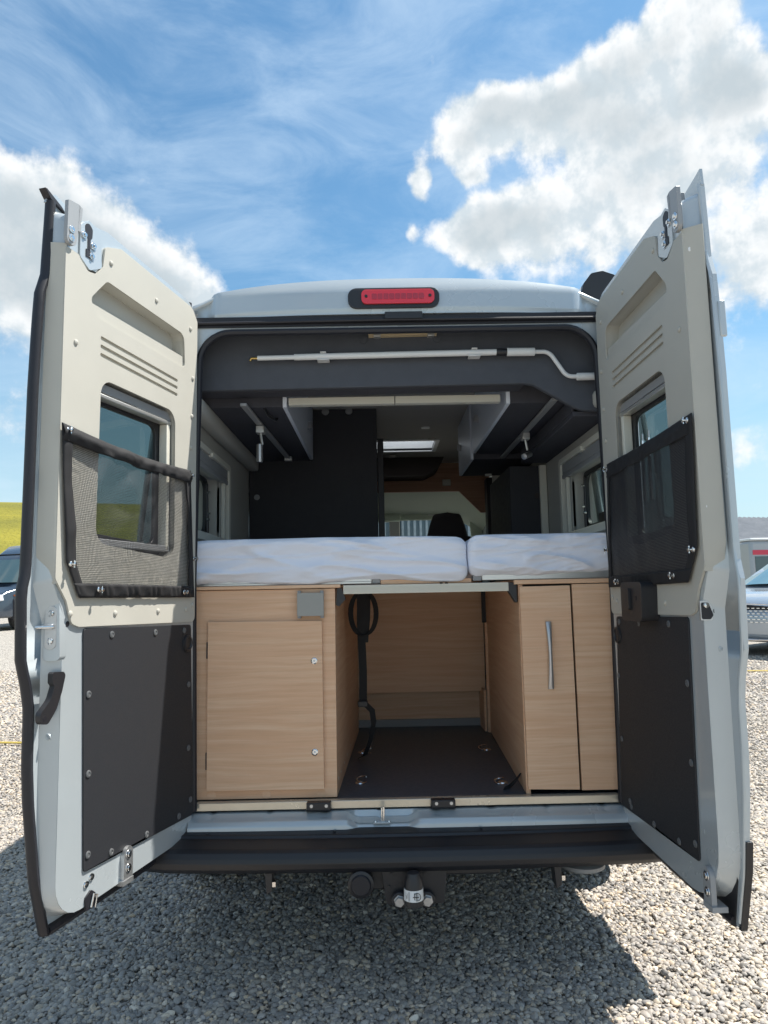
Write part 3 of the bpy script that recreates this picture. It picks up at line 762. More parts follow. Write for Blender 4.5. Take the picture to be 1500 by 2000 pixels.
    for (u, z) in ((.55 if s == 'L' else .56, 2.365), (.30, 2.345), (.075, 2.325), (.055, 2.14), (.058, 1.995), (.062, 1.875), (.70, 2.06), (.49, 1.285), (.26, 1.285), (.085, 1.285), (.04, 1.30), (.715, 1.66) if s == 'R' else (.69, 1.29)):
        p = f(u, z, -.0045)
        if plug is None: plug = MB().lathe([(.0085, 0), (.0075, -.003), (.004, -.0048), (0, -.005)], p, out, 14).build('trim_plug', M['trim'], DR, origin=p)
        else: dup(plug, p, DR)
    # lower board
    PAN = arc_round([(.012, .563), (.600, .577), (.628, 1.247), (.042 if s == 'L' else .060, 1.230)], .012, 4)
    MB().plate(PAN, -.0012, .0035, f).build('lower_board', M['board'], DR, bevel=.0012)
    ax = None
    for (u, z) in ((.585, .62), (.592, .84), (.60, 1.06), (.035, .62) if s == 'L' else (.10, .60), (.052, .80), (.055, 1.02), (.50, 1.222), (.27, 1.215), (.09, 1.212), (.30, .585), (.48, .592), (.11, .585)):
        p = f(u, z, -.002)
        if ax is None: ax = MB().lathe([(.0105, 0), (.0100, -.002), (.006, -.0032), (.0055, -.0018), (0, -.0018)], p, out, 16).build('board_screw', M['screwgrey'], DR, origin=p)
        else: dup(ax, p, DR)
    p = f(.068, 1.165, -.001)
    MB().lathe([(.030, 0), (.029, -.006), (.022, -.009), (.019, -.004), (0, -.004)], p, out, 24).build('rubber_buffer', M['black'], DR)
    # top hinge-stop bracket and lock plate
    k = 1
    br = MB(); br.plate(arc_round([(.726, 2.330), (.764, 2.330), (.762, 2.458), (.712, 2.466), (.716, 2.40)], [.018, .018, .004, .006, 0], 5), -.016, -.004, f)
    br.plate([(.708, 2.385), (.720, 2.385), (.716, 2.464), (.702, 2.460)], -.016, .03, f)
    br.build('lock_bracket', M['steel'] if 0 else mat('grey bracket paint', (.30, .31, .32), .4), DR, bevel=.003)
    for z in (2.375, 2.350):
        MB().lathe([(.0115, 0), (.011, -.002), (.007, -.003), (.006, -.006), (0, -.006)], f(.746, z, -.0165), out, 6 if 0 else 16).build('bolt', M['chrome'], DR)
    pl = MB().plate(arc_round([(.590, 2.330), (.645, 2.300), (.690, 2.325), (.690, 2.425), (.655, 2.452), (.600, 2.440)], .012, 4), -.0015, .0045, f); pl.build('latch_plate', M['paint'], DR, bevel=.002)
    MB().plate(arc_round([(.640, 2.395), (.668, 2.392), (.672, 2.432), (.655, 2.442), (.638, 2.430)], .012, 5), -.0030, -.0010, f).build('latch_slot', M['seal'], DR)
    MB().plate(rect(.647, .659, 2.36, 2.40), -.0034, -.0010, f).build('latch_slot', M['seal'], DR)
    MB().plate(rect(.646, .666, 2.335, 2.358), -.0038, -.0010, f).build('latch_slot', M['seal'], DR)
    for (u, z) in ((.676, 2.395), (.633, 2.380), (.640, 2.345)):
        MB().lathe([(.011, 0), (.0105, -.003), (.006, -.004), (.0055, -.008), (0, -.008)], f(u, z, -.002), out, 16).build('bolt', M['chrome'], DR)
        MB().plate(rect(u - .013, u + .013, z - .013, z + .013, .008), -.0026, -.0006, f).build('bolt_washer', M['steel'], DR)
    # bottom stop bracket
    ub = .405 if s == 'L' else .655
    br = MB(); br.plate(arc_round([(ub - .022, .487), (ub + .022, .487), (ub + .022, .585), (ub - .022, .585)], [.004, .004, .021, .021], 6), -.010, .004, f)
    br.box(ub - .024, ub + .028, .478, .492, -.012, .03, lambda a, b, c: f(a, b, c)); br.build('stop_bracket', M['steel'] if s == 'L' else bpy.data.materials['grey bracket paint'], DR, bevel=.003)
    for z in (.562, .522):
        MB().lathe([(.013, 0), (.0125, -.002), (.008, -.003), (.007, -.005), (0, -.005)], f(ub, z, -.010), out, 16).build('bolt', M['chrome'], DR)
    if s == 'L':
        # lower lock
        MB().plate(arc_round([(.545, .470), (.585, .470), (.590, .505), (.565, .520), (.545, .505)], .008, 4), -.001, .004, f).build('lower_lock', M['seal'], DR)
        MB().tube([f(.550, .468, -.004), f(.545, .50, -.006), (f(.560, .508, -.006)), f(.568, .475, -.004)], .003, 8).build('lock_tongue', M['chrome'], DR)
        for (u, z) in ((.583, .540), (.560, .552)): MB().lathe([(.010, 0), (.009, -.003), (.004, -.004), (0, -.004)], f(u, z, .003), out, 14).build('bolt', M['chrome'], DR)
        # striker on the free side
        MB().plate(arc_round([(.000, 1.165), (.040, 1.165), (.040, 1.345), (.006, 1.345)], .012, 5), -.012, .012, sw).build('striker_housing', M['paint'], DR, bevel=.006)
        MB().plate(arc_round([(.010, 1.196), (.036, 1.196), (.036, 1.312), (.010, 1.312)], .0125, 6), -.0150, -.0118, sw).build('striker_plate', M['steel'], DR, bevel=.001)
        for z in (1.218, 1.292): MB().lathe([(.0095, 0), (.009, -.002), (.006, -.003), (.005, -.001), (0, -.001)], sw(.023, z, -.015), -du, 16).build('bolt', M['chrome'], DR)
        MB().tube([sw(.012, 1.257, -.020), sw(.062, 1.256, -.028)], .0055, 10).build('striker_pin', M['chrome'], DR)
        MB().box(.012, .034, 1.250, 1.264, -.026, -.0145, lambda a, b, c: sw(a, b, c)).build('striker_pin_base', M['steel'], DR, bevel=.002)
        MB().lathe([(.008, 0), (.007, -.001), (0, -.001)], f(.690, 1.262, .0035), out, 12).build('plug_hole', M['seal'], DR)
        # black pull handle
        HP = [(.792, 1.022), (.780, 1.030), (.760, 1.060), (.745, 1.090), (.735, 1.118)]
        hd = MB(); pth = [Vector(f(u, z, .005)) for u, z in HP]
        outl = arc_round([(.792, 1.010), (.764, 1.006), (.734, 1.040), (.714, 1.085), (.700, 1.135), (.748, 1.138), (.752, 1.134), (.752, 1.110), (.744, 1.102), (.757, 1.068), (.794, 1.036)], [.014, .014, .04, .04, .012, .004, .004, .004, .004, .04, .014], 5)
        MB().plate(outl, -.006, .010, f).build('pull_handle', M['black'], DR, bevel=.006)
        MB().lathe([(.007, 0), (.0065, -.002), (0, -.002)], f(.777, 1.023, -.0045), out, 14).build('handle_screw', M['seal'], DR)
        MB().lathe([(.009, 0), (.008, -.004), (0, -.005)], sw(.028, .965, -.001), -du, 14).build('trim_plug', M['paint'], DR)
    else:
        # inner release handle
        h_ = part('release_handle', f(.35, 1.23, -.03), DR)
        MB().plate(arc_round([(.262, 1.228), (.425, 1.228), (.452, 1.345), (.268, 1.345)], .02, 5), -.045, .002, f).build('release_handle_housing', M['black'], h_, bevel=.008) if 0 else None
        bpy.data.objects.remove(h_)
        MB().plate(arc_round([(.262, 1.226), (.430, 1.226), (.440, 1.350), (.262, 1.350)], .018, 5), -.055, .002, f).build('release_handle', M['black'], DR, bevel=.007)
        MB().plate(arc_round([(.285, 1.262), (.35, 1.262), (.35, 1.330), (.285, 1.330)], .006, 4), -.063, -.054, f).build('release_lever', M['black'], DR, bevel=.003)
        MB().plate(rect(.385, .398, 1.292, 1.306, .003), -.0562, -.0548, f).build('lever_slot', M['seal'], DR)
        # lock mouth on free edge
        MB().plate(arc_round([(-.003, 1.240), (.022, 1.240), (.030, 1.250), (.046, 1.251), (.046, 1.279), (.030, 1.281), (.018, 1.293), (-.003, 1.293)], [.002, .006, .005, .012, .012, .005, .008, .002], 4), -.002, .004, sw).build('lock_mouth', M['steel'], DR, bevel=.001)
        MB().plate(arc_round([(-.001, 1.243), (.019, 1.243), (.026, 1.254), (.016, 1.288), (-.001, 1.288)], .004, 3), -.0032, -.0018, sw).build('lock_cavity', M['seal'], DR)
        MB().plate(arc_round([(.026, 1.258), (.040, 1.258), (.040, 1.272), (.026, 1.272)], .005, 4), -.0032, -.0018, sw).build('lock_cavity', M['seal'], DR)
        MB().lathe([(.008, 0), (.007, -.005), (0, -.006)], sw(.010, 1.280, -.003), -du, 12).build('lock_pawl', M['chrome'], DR)
        for (a_, z) in ((.026, 1.325), (.044, 1.325), (.042, 1.165)):
            MB().lathe([(.0115, 0), (.0105, -.002), (.006, -.003), (.005, -.005), (0, -.005)], sw(a_, z, 0), -du, 16).build('bolt', M['paint'], DR)
        for z in (1.545, 2.27):
            MB().lathe([(.009, 0), (.008, -.002), (.004, -.003), (0, -.001)], f(.752 + .007, z, .016), -du, 16).build('rivet', M['white'], DR)

# ================================================================== MESH POCKETS (hang on the doors)
def pocket(s):
    f, du, n_in = door_frame(s); out = -n_in
    L_ = s == 'L'
    t = thing('mesh_pocket', 'loose rumpled black mesh pocket snapped to the sunlit left door' if L_ else 'taut black mesh pocket snapped to the shaded right door', 'mesh pocket', f(.4, 1.335, -.01), 'mesh pockets on the rear doors')
    TL = (.080, 1.787) if L_ else (.084, 1.782); TR = (.757, 1.812) if L_ else (.757, 1.803)
    BLc = (.044, 1.330) if L_ else (.036, 1.337); BR = (.668, 1.335) if L_ else (.672, 1.345)
    MR = (.722, 1.43) if L_ else (.735, 1.40)
    def outline(u, v):
        """u 0 hinge..1 free edge, v 0 bottom..1 top"""
        lu = TL[0] * v + BLc[0] * (1 - v); 
        if v > .2: k = (v - .2) / .8; ru = TR[0] * k + MR[0] * (1 - k)
        else: k = v / .2; ru = MR[0] * k + BR[0] * (1 - k)
        zb = BLc[1] * (1 - u) + BR[1] * u; zt = TL[1] * (1 - u) + TR[1] * u
        sag = (-.014 if L_ else -.006) * sin(pi * u) * v ** 3
        return lu + (ru - lu) * u, zb + (zt - zb) * v + sag
    amp = 1 if L_ else .35
    def bulge(u, v):
        env = (sin(pi * min(1, max(0, u))) ** .6) * (sin(pi * min(1, max(0, v)) * .92) ** .6) if 0 < u < 1 and 0 < v < 1 else 0
        w = abs(noise.noise(Vector((u * 3.2 + v * 2.1, v * 1.7 - u * 1.5, 3 if L_ else 9))))
        w2 = abs(noise.noise(Vector((u * 8 + v * 3, v * 3.5, 5))))
        low = max(0, 1 - v / .45)
        pl = (sin(u * 38 + 2 * sin(u * 9)) * .5 + .5) * low
        return .010 + env * (.022 + amp * (-.046 * w + .022 * w2 + .014 * pl))
    def pt(u, v, d=0): a, b = outline(u, v); return f(a, b, -(bulge(u, v) + d))
    nu, nv = 90, 64
    mb = MB(); mb.grid(nu, nv, lambda a, b: pt(.02 + .96 * a, .03 + .95 * b))
    net = mb.build('net', M['net'] if L_ else M['net2'], t, sharp=180)
    uvl = net.data.uv_layers.new(name='UVMap'); vu = [(i / nu * .66, j / nv * .46) for j in range(nv + 1) for i in range(nu + 1)]
    for lp in net.data.loops: uvl.data[lp.index].uv = vu[lp.vertex_index]
    # hems
    def hem(nm, fn, n=50, m=6):
        mb = MB(); mb.grid(n, m, fn); o = mb.build(nm, M['webbing'], t, sharp=180)
        md = o.modifiers.new('thick', 'SOLIDIFY'); md.thickness = .0022; md.offset = 0
    topw = .10 if L_ else .12
    def tf(a, b):
        v = 1 - topw * b; r = .008 * sin(pi * min(1, b * 1.0)) * (1 + .5 * noise.noise(Vector((a * 9, 0, 1))))
        return pt(a, v, .0035 + (r if L_ else r * .2) + (.003 * noise.noise(Vector((a * 22, b * 3, 2)))))
    hem('top_hem', tf, 70, 10)
    hem('bottom_hem', lambda a, b: pt(a, .085 * b - .005, .0035 + .0022 * sin(a * 95 + 2 * sin(a * 31)) * (1 if L_ else .2) * sin(pi * b)), 120, 5)
    hem('side_hem', lambda a, b: pt(.055 * b, a, .003), 50, 4)
    hem('side_hem', lambda a, b: pt(1 - .05 * b, a, .003), 50, 4)
    pts_ = ((.975, .965), (.015, .955), (.985, .19), (.86, .045), (.12 if L_ else .17, .035), (-.005 if L_ else .0, .30))
    for (u, v) in pts_:
        p = Vector(pt(u, v, .005))
        sn = MB(); sn.lathe([(.0085, 0), (.0085, -.003), (.006, -.005), (.003, -.006), (.0028, -.010), (.006, -.012), (.0065, -.015), (.004, -.017), (0, -.0175)], p, out, 14)
        sn.tube([p - out * .012 + Vector((0, 0, .010)), p - out * .012 - Vector((0, 0, .010))], .0022, 6); sn.build('snap', M['chrome'], t)
    for (u, v) in ((.975, .91), (.015, .895)):
        p = Vector(pt(u, v, .006)); MB().lathe([(.0035, 0), (.003, -.001), (0, -.001)], p, out, 10).build('eyelet', M['seal'], t)
pocket('L'); pocket('R')
# ================================================================== INTERIOR
# floor, walls, ceiling
inn = van
MB().box(-.80, .80, 2.715, 6.2, .565, .585).build('load_floor', mat('black vinyl floor', (.056, .070, .090), .38, var=.15, vscale=60, bump=.0003, bscale=300), van)
MB().box(-.90, .90, 6.2, 7.5, .50, .62).build('cab_floor', M['black'], van)
cw = rect(2.88, 3.40, 1.59, 1.885, .04)
for sx in (-1, 1):
    holes = [cw]
    y1 = 4.15 if sx < 0 else 5.75
    if sx > 0: holes.append(rect(4.75, 5.42, 1.56, 1.93, .03))
    mb = MB(); mb.plate([(2.72, .585), (y1, .585), (y1, 2.42), (2.72, 2.42)], sx * .842, sx * .857, YZ, holes)
    for h in holes:
        n = len(h); mb.add([(sx * .845, p[0], p[1]) for p in h] + [(sx * (.965 - (p[1] - 1.6) * .1), p[0], p[1]) for p in h], [(i, (i + 1) % n, n + (i + 1) % n, n + i) for i in range(n)])
    mb.build('wall_lining', M['wallgrey'], van)
    # moulding below the cupboards
    MB().rbox(*sorted((sx * .775, sx * .842)), 2.74, 4.14 if sx < 0 else 3.88, 2.045, 2.118, .02, (4, 30, 4)).build('wall_moulding', M['wallgrey'], van, weld=.0003, sharp=60)
    # window trim with blind
    w = part('cabin_window', (sx * .84, 3.3, 1.55), van)
    xo, xi = sorted((sx * .818, sx * .842))
    oz = (1.565, 1.972)
    MB().plate(arc_round([(2.80, oz[0]), (3.54, oz[0]), (3.54, oz[1]), (2.80, oz[1])], .03, 4), xo, xi, YZ, [rect(2.84, 3.50, 1.60, 1.945, .015)]).build('trim_frame', M['ribbed'], w, bevel=.003)
    a, b = sorted((sx * .826, sx * .850))
    MB().box(a, b, 2.84, 3.50, 1.895, 1.944).build('blind_cassette', M['grey'], w, bevel=.004)
    MB().box(a - .002, b + .002, 2.84, 3.50, 1.872, 1.894).build('blind_bar', M['grey'], w, bevel=.004)
    MB().box(a, b, 3.43, 3.455, 1.60, 1.872).build('blind_guide', M['ribbed'], w, bevel=.004)
    MB().box(*sorted((sx * .808, sx * .828)), 3.10, 3.17, 1.938, 1.958).build('blind_catch', M['ribbed'], w, bevel=.003)
    x2 = sorted((sx * .90, sx * .915))
    MB().plate(rect(2.86, 3.44, 1.58, 1.90, .05), *x2, YZ, [arc_round([(2.92, 1.63), (3.36, 1.63), (3.36, 1.865), (2.92, 1.865)], .05, 5)]).build('window_frame', M['black'], w, bevel=.003)
    MB().plate(rect(2.90, 3.38, 1.61, 1.88, .05), sx * .935, sx * .938, YZ).build('window_pane', M['clear'], w)
    for yy, zz in ((3.37, 1.82), (3.37, 1.72), (3.36, 1.69)):
        MB().tube([(sx * .895, yy, zz), (sx * .88, yy, zz)], .006, 8).build('catch_pin', M['chrome'], w)
    MB().tube([(sx * .90, 3.37, 1.86), (sx * .895, 3.37, 1.62)], .008, 8).build('window_stay', M['black'], w)
    MB().rbox(*sorted((sx * .87, sx * .90)), 3.02, 3.10, 1.60, 1.66, .01, (3, 3, 3)).build('window_catch', M['black'], w, weld=.0003)
hole = rect(-.13, .335, 5.06, 5.44)
MB().plate([(-.86, 2.72), (.86, 2.72), (.86, 6.0), (-.86, 6.0)], 2.42, 2.435, XY, [hole]).build('ceiling_panel', M['ceil'], van)
n = 4
MB().add([(p[0], p[1], 2.42) for p in hole] + [(p[0], p[1], 2.58) for p in hole], [(i, (i + 1) % n, n + (i + 1) % n, n + i) for i in range(n)]).build('roof_hatch_liner', M['white'], van, smooth=False)
m = bpy.data.materials.new('milky acrylic dome'); m.use_nodes = True
N = NT(m.node_tree); N.n.clear(); a_ = N.new('ShaderNodeBsdfTranslucent'); a_.inputs[0].default_value = (.85, .85, .86, 1); b_ = N.new('ShaderNodeBsdfTransparent'); b_.inputs[0].default_value = (.9, .9, .9, 1)
mx = N.new('ShaderNodeMixShader'); mx.inputs[0].default_value = .5; N.l.new(a_.outputs[0], mx.inputs[1]); N.l.new(b_.outputs[0], mx.inputs[2]); o_ = N.new('ShaderNodeOutputMaterial'); N.l.new(mx.outputs[0], o_.inputs[0])
MB().grid(10, 10, lambda u, v: (-.17 + .55 * u, 5.02 + .46 * v, 2.585 + .05 * sin(pi * u) * sin(pi * v))).build('roof_hatch', m, van)
MB().plate(rect(-.16, .365, 5.03, 5.47, .02), 2.410, 2.419, XY, [hole]).build('roof_hatch_frame', M['white'], van, bevel=.003)
for x, y in ((.238, 4.68), (.305, 5.03)):
    MB().lathe([(.030, 0), (.028, -.006), (.02, -.007), (0, -.006)], (x, y, 2.42), (0, 0, 1), 20).build('ceiling_spotlight', M['white'] if y < 5 else M['ceil'], van)
MB().lathe([(.035, 0), (.033, -.012), (0, -.014)], (.03, 5.6, 2.41), (0, 0, 1), 20).build('smoke_detector', M['ceil'], van)

# header lining behind the opening
hp = [(-.84, 2.40), (-.84, 2.142), (.505, 2.152), (.54, 2.146), (.70, 2.050), (.735, 2.038), (.84, 2.034), (.84, 2.40)]
hd = part('header_cabinet', (0, 2.8, 2.03), van)
MB().plate(hp, 2.785, 2.81, XZ).build('front_panel', M['header'], hd, bevel=.004)
MB().plate([(-.84, 2.17), (-.84, 2.142), (.505, 2.152), (.52, 2.17)], 2.812, 2.90, XZ).build('underside_panel', M['felt'], hd)
for x in (-.135, .160): MB().lathe([(.016, 0), (.015, -.003), (0, -.004)], (x, 2.785, 2.342), (0, 1, 0), 20).build('screw_cover', M['header'], hd)
lt = part('header_light', (.02, 2.77, 2.35), van)
MB().plate(arc_round([(-.115, 2.349), (.165, 2.352), (.150, 2.366), (-.08, 2.362), (-.115, 2.362)], .004, 4), 2.762, 2.784).build('light_strip', mat('warm clear light strip', (.62, .50, .32), .25), lt, bevel=.002)
for x in (-.08, .135): MB().box(x - .014, x + .014, 2.757, 2.786, 2.346, 2.370).build('light_clip', M['alu'], lt, bevel=.002)

# cross rail (two lengths)
for x0, x1 in ((-.455, -.012), (-.008, .432)):
    MB().box(x0, x1, 2.93, 2.965, 2.118, 2.149).build('cross_rail', M['ribbed'], van, bevel=.001)

# overhead cupboards
def cupboard(sx, y0, y1, zb, xi, label, first=True):
    c = part('overhead_cupboard', (sx * .65, y0, zb), van); c['label'] = label
    a, b = sorted((sx * (xi + .018), sx * .845))
    MB().box(a, b, y0, y1, zb, 2.419).build('carcass', M['felt'], c, bevel=.002)
    a, b = sorted((sx * xi, sx * (xi + .016)))
    mb = MB().plate(arc_round([(y0 + .0, zb - .002), (y1, zb - .002), (y1, 2.41), (y0, 2.41)], [.004, .03, .004, .004], 4), a, b, YZ)
    mb.build('flap', M['cupboard'], c, bevel=.002)
    a, b = sorted((sx * (xi - .004), sx * (xi + .016)))
    yk = y0 + (y1 - y0) * .75
    MB().lathe([(.018, 0), (.017, .006), (.010, .008), (.008, .020), (.012, .024), (0, .026)], (sx * xi, yk, 2.24), (-sx, 0, 0), 16).build('knob', M['satin'], c)
    MB().box(*sorted((sx * (xi - .022), sx * (xi - .002))), yk - .02, yk + .005, 2.225, 2.262).build('catch', M['satin'], c, bevel=.003)
    MB().box(*sorted((sx * (xi + .0165), sx * (xi + .0195))), y1 - .006, y1 + .012, zb - .005, 2.41).build('dark_edge', M['seal'], c)
cupboard(-1, 2.92, 4.13, 2.108, .462, 'left overhead cupboard')
cupboard(1, 2.92, 4.02, 2.108, .455, 'nearest right overhead cupboard')
cupboard(1, 4.06, 4.66, 2.085, .450, 'second right overhead cupboard')
# rails under the cupboards with reading lamps
for sx, pts in ((-1, ((-.625, 2.83), (-.585, 3.96))), (1, ((.635, 2.83), (.632, 4.60)))):
    (xa, ya), (xb, yb) = pts
    r_ = MB(); z = 2.103
    r_.add([(xa - .013, ya, z), (xa + .013, ya, z), (xb + .013, yb, z - .006), (xb - .013, yb, z - .006), (xa - .013, ya, z - .012), (xa + .013, ya, z - .012), (xb + .013, yb, z - .018), (xb - .013, yb, z - .018)], [(0, 1, 2, 3), (4, 7, 6, 5), (0, 4, 5, 1), (1, 5, 6, 2), (2, 6, 7, 3), (3, 7, 4, 0)])
    r_.build('lamp_rail', M['grey'], van, bevel=.002)
    MB().box(xb - .02, xb + .02, yb - .02, yb + .01, z - .03, z - .004).build('rail_end', M['alu'], van, bevel=.002)
    lm = part('reading_lamp', (xa, 3.2, 2.0), van)
    yl = 3.18 if sx < 0 else 3.42; xl = xa + (xb - xa) * (yl - ya) / (yb - ya)
    MB().box(xl - .018, xl + .018, yl - .025, yl + .025, 2.055, 2.088).build('rail_clip', M['alu'], lm, bevel=.003)
    MB().tube([(xl, yl, 2.055), (xl + .008, yl, 2.005)], .006, 8).build('stem', M['alu'], lm)
    if sx < 0: MB().lathe([(.013, 0), (.0145, .015), (.0145, .08), (.011, .083)], (xl - .004, yl, 1.925), (0, 0, 1), 18).build('lamp_head', M['satin'], lm)
    else: MB().lathe([(.0, -.002), (.014, 0), (.015, .015), (.014, .07), (.008, .074)], (xl - .02, yl - .05, 1.965), (.45, .6, .25), 18).build('lamp_head', M['satin'], lm)
MB().tube([(-.555, 2.93, 2.106), (-.55, 3.0, 2.092), (-.53, 3.08, 2.090), (-.53, 3.12, 2.106)], .006, 8).build('cable_loop', M['black'], van)
MB().box(.70, .842, 2.81, 3.86, 2.020, 2.040).build('side_shelf', M['felt'], van, bevel=.003)
MB().box(.700, .712, 2.83, 3.86, 2.042, 2.10).build('shelf_edge', M['felt'], van, bevel=.003)

# bathroom block, right wardrobe, pillars and cab
MB().box(-.84, -.088, 4.16, 5.3, .586, 2.419).build('bathroom_wall', M['darkwall'], van, bevel=.003)
MB().box(-.086, -.050, 4.19, 4.23, .60, 2.245).build('bathroom_door_edge', M['seal'], van, bevel=.003)
for (x, z) in ((-.39, 2.405), (-.25, 2.405)): MB().lathe([(.022, 0), (.02, -.01), (0, -.012)], (x, 4.16, z), (0, 1, 0), 16).build('screw_cover', M['grey'], van)
MB().lathe([(.017, 0), (.016, -.004), (0, -.005)], (-.795, 4.16, 1.90), (0, 1, 0), 16).build('screw_cover', M['grey'], van)
MB().box(.640, .838, 3.90, 4.60, .586, 2.012).build('wardrobe', M['darkwall'], van, bevel=.003)
MB().lathe([(.017, 0), (.016, -.004), (0, -.005)], (.79, 3.90, 1.845), (0, 1, 0), 16).build('screw_cover', M['umber'], van)
MB().box(.800, .838, 3.87, 3.895, 1.50, 2.012).build('wall_batten', M['ribbed'], van, bevel=.003)
# front cross cabinet
MB().plate(arc_round([(-.84, 2.27), (.30, 2.27), (.40, 2.32), (.455, 2.419), (-.84, 2.419)], [0, .05, .05, 0, 0], 5), 5.72, 6.0, XZ).build('cab_shelf', M['umber'], van, bevel=.004)
MB().plate([(-.84, 2.165), (-.3, 2.175), (.60, 2.175), (.78, 1.99), (.86, 1.99), (.86, 2.419), (-.84, 2.419)], 6.005, 6.03, XZ).build('cab_bulkhead', M['wooddark'], van, bevel=.002)
MB().box(.46, .53, 5.98, 6.0, 2.22, 2.275).build('switch_box', M['ribbed'], van, bevel=.004)
MB().box(.80, .90, 5.76, 5.90, .60, 2.25).build('pillar_cover', M['seal'], van, bevel=.01)
# cab headliner: slopes down to the screen
mb = MB()
def hl(u, v):
    x = -.93 + 1.86 * u; k = abs(2 * u - 1); y = 6.04 + v * 1.05
    z = 2.185 - .14 * v - .17 * max(0, (k - .70) / .30) ** 1.6 + .03 * sin(pi * v)
    return (x, y, z)
mb.grid(40, 12, hl); mb.build('cab_headliner', M['plasticgreen'], van)
MB().plate(arc_round([(-.90, 2.035), (.86, 2.035), (.90, 2.10), (-.90, 2.13)], .02, 4), 7.0, 7.04).build('sun_visor_rail', M['plasticgreen'], van, bevel=.004)
MB().plate(rect(.16, .70, 2.035, 2.12, .02), 6.93, 6.965).build('sun_visor', M['plasticgreen'], van, bevel=.008)
MB().box(.40, .52, 6.925, 6.931, 2.07, 2.105).build('visor_sticker', M['white'], van)
MB().rbox(-.14, .13, 6.88, 6.98, 2.015, 2.09, .02, (5, 5, 5)).build('roof_console', M['plasticgreen'], van, weld=.0003)
MB().box(.02, .115, 6.86, 6.865, 1.86, 2.01).build('price_card', M['white'], van)
MB().plate(arc_round([(.90, .9), (.97, .9), (.95, 1.9), (.86, 2.06), (.80, 2.06)], .03, 4), 6.95, 7.0).build('screen_pillar', M['plasticgreen'], van, bevel=.005)
MB().plate([(6.25, .6), (7.3, .6), (7.3, 1.45), (6.25, 1.45)], .90, .93, YZ).build('cab_door_card', M['black'], van)
MB().tube([(.885, 6.05, 1.5), (.885, 6.08, 1.95), (.875, 6.2, 2.05), (.87, 6.5, 2.07)], .03, 10).build('cab_door_seal', M['plasticgreen'], van)
MB().box(-.9, .9, 7.1, 7.75, .9, 1.32).build('dashboard', M['black'], van, bevel=.02)
for sx in (-1, 1):
    st = part('cab_seat', (sx * .50, 6.1, .62), van)
    MB().rbox(sx * .50 - .25, sx * .50 + .25, 6.05, 6.2, 1.10, 1.80, .06, (8, 8, 8)).build('seat_back', M['seatcloth'], st, weld=.0005, sharp=60)
    MB().rbox(sx * .50 - .25, sx * .50 + .25, 6.15, 6.65, .95, 1.12, .06, (8, 8, 8)).build('seat_cushion', M['seatcloth'], st, weld=.0005, sharp=60)
    mb = MB()
    def hr(u, v, sx=sx):
        a = 2 * pi * u; k = v; w = (.19 - .075 * k ** 1.6) * (1 if k < .93 else math.sqrt(max(0, 1 - ((k - .93) / .07) ** 2)) * .9 + .1)
        return (sx * .50 + w * cos(a) * .95, 6.09 + .055 * sin(a), 1.74 + .26 * (k if k < .93 else k))
    mb.grid(28, 24, hr); mb.build('headrest', M['seatcloth'], st, weld=.0005, sharp=80)
    MB().box(sx * .50 - .22, sx * .50 + .22, 6.1, 6.6, .62, .95).build('seat_base', M['black'], st)
# sliding door window blind and curtain
MB().box(.815, .84, 4.72, 5.46, 1.95, 2.01).build('door_blind', M['alu'], van, bevel=.004)
MB().box(.81, .84, 4.72, 5.46, 1.895, 1.93).build('door_blind', M['alu'], van, bevel=.004)
MB().box(.82, .84, 5.38, 5.42, 1.55, 1.895).build('window_post', M['wooddark'], van)

# ---------- garage furniture
def cab_left():
    c = part('left_cabinet', (-.52, 2.72, .59), van)
    MB().plate([(-.785, .592), (-.257, .592), (-.257, 1.351), (-.785, 1.351)], 2.722, 2.74, XZ).build('front_panel', M['wood'], c, bevel=.0015)
    MB().add([(-.258, 2.741, .588), (-.258, 2.741, 1.351), (-.214, 4.0, 1.351), (-.214, 4.0, .588), (-.274, 2.741, .588), (-.274, 2.741, 1.351), (-.230, 4.0, 1.351), (-.230, 4.0, .588)],
             [(0, 1, 2, 3), (4, 7, 6, 5), (0, 4, 5, 1), (1, 5, 6, 2), (2, 6, 7, 3)]).build('side_panel', M['wood'], c, smooth=False)
    MB().box(-.80, -.236, 2.712, 4.0, 1.353, 1.366).build('top_panel', M['wood'], c, bevel=.002)
    d = MB().plate([(-.731, .626), (-.303, .626), (-.306, 1.232), (-.730, 1.235)], 2.704, 2.7215, XZ).build('hatch_door', M['wood'], c, bevel=.001)
    for z in (1.085, .757):
        MB().lathe([(.0125, 0), (.0120, -.003), (.009, -.0045), (.008, -.002), (0, -.002)], (-.336, 2.704, z), (0, 1, 0), 20).build('lock_ring', M['chrome'], c)
        MB().box(-.340, -.332, 2.6995, 2.7025, z - .004, z + .004).build('lock_core', M['white'], c, bevel=.001)
    MB().plate(rect(-.397, -.298, 1.250, 1.336, .002, 2), 2.694, 2.712, XZ).build('vent_cover', mat('brushed grey cover', (.29, .29, .275), .4, metal=.3), c, bevel=.0025)
    for x, z in ((-.39, 1.246), (-.39, 1.340), (-.305, 1.340), (-.305, 1.246)): MB().box(x - .006, x + .006, 2.70, 2.72, z - .004, z + .004).build('cover_clip', M['grey'], c)
    for x in (-.716, -.515, -.315): MB().lathe([(.016, 0), (.0155, -.0008), (0, -.0008)], (x, 2.7218, .608), (0, 1, 0), 24).build('screw_cap', M['wood'], c)
    for y in (2.80, 2.90, 3.05, 3.2, 3.38): MB().lathe([(.006, 0), (.006, .0012)], (-.258 + (y - 2.74) * .035, y, .64), (1, .0, 0), 12).build('screw_cap', M['ribbed'], c)
    for z0 in (.70, 1.10): MB().box(-.737, -.7315, 2.712, 2.72, z0, z0 + .06).build('hinge', M['black'], c)
cab_left()
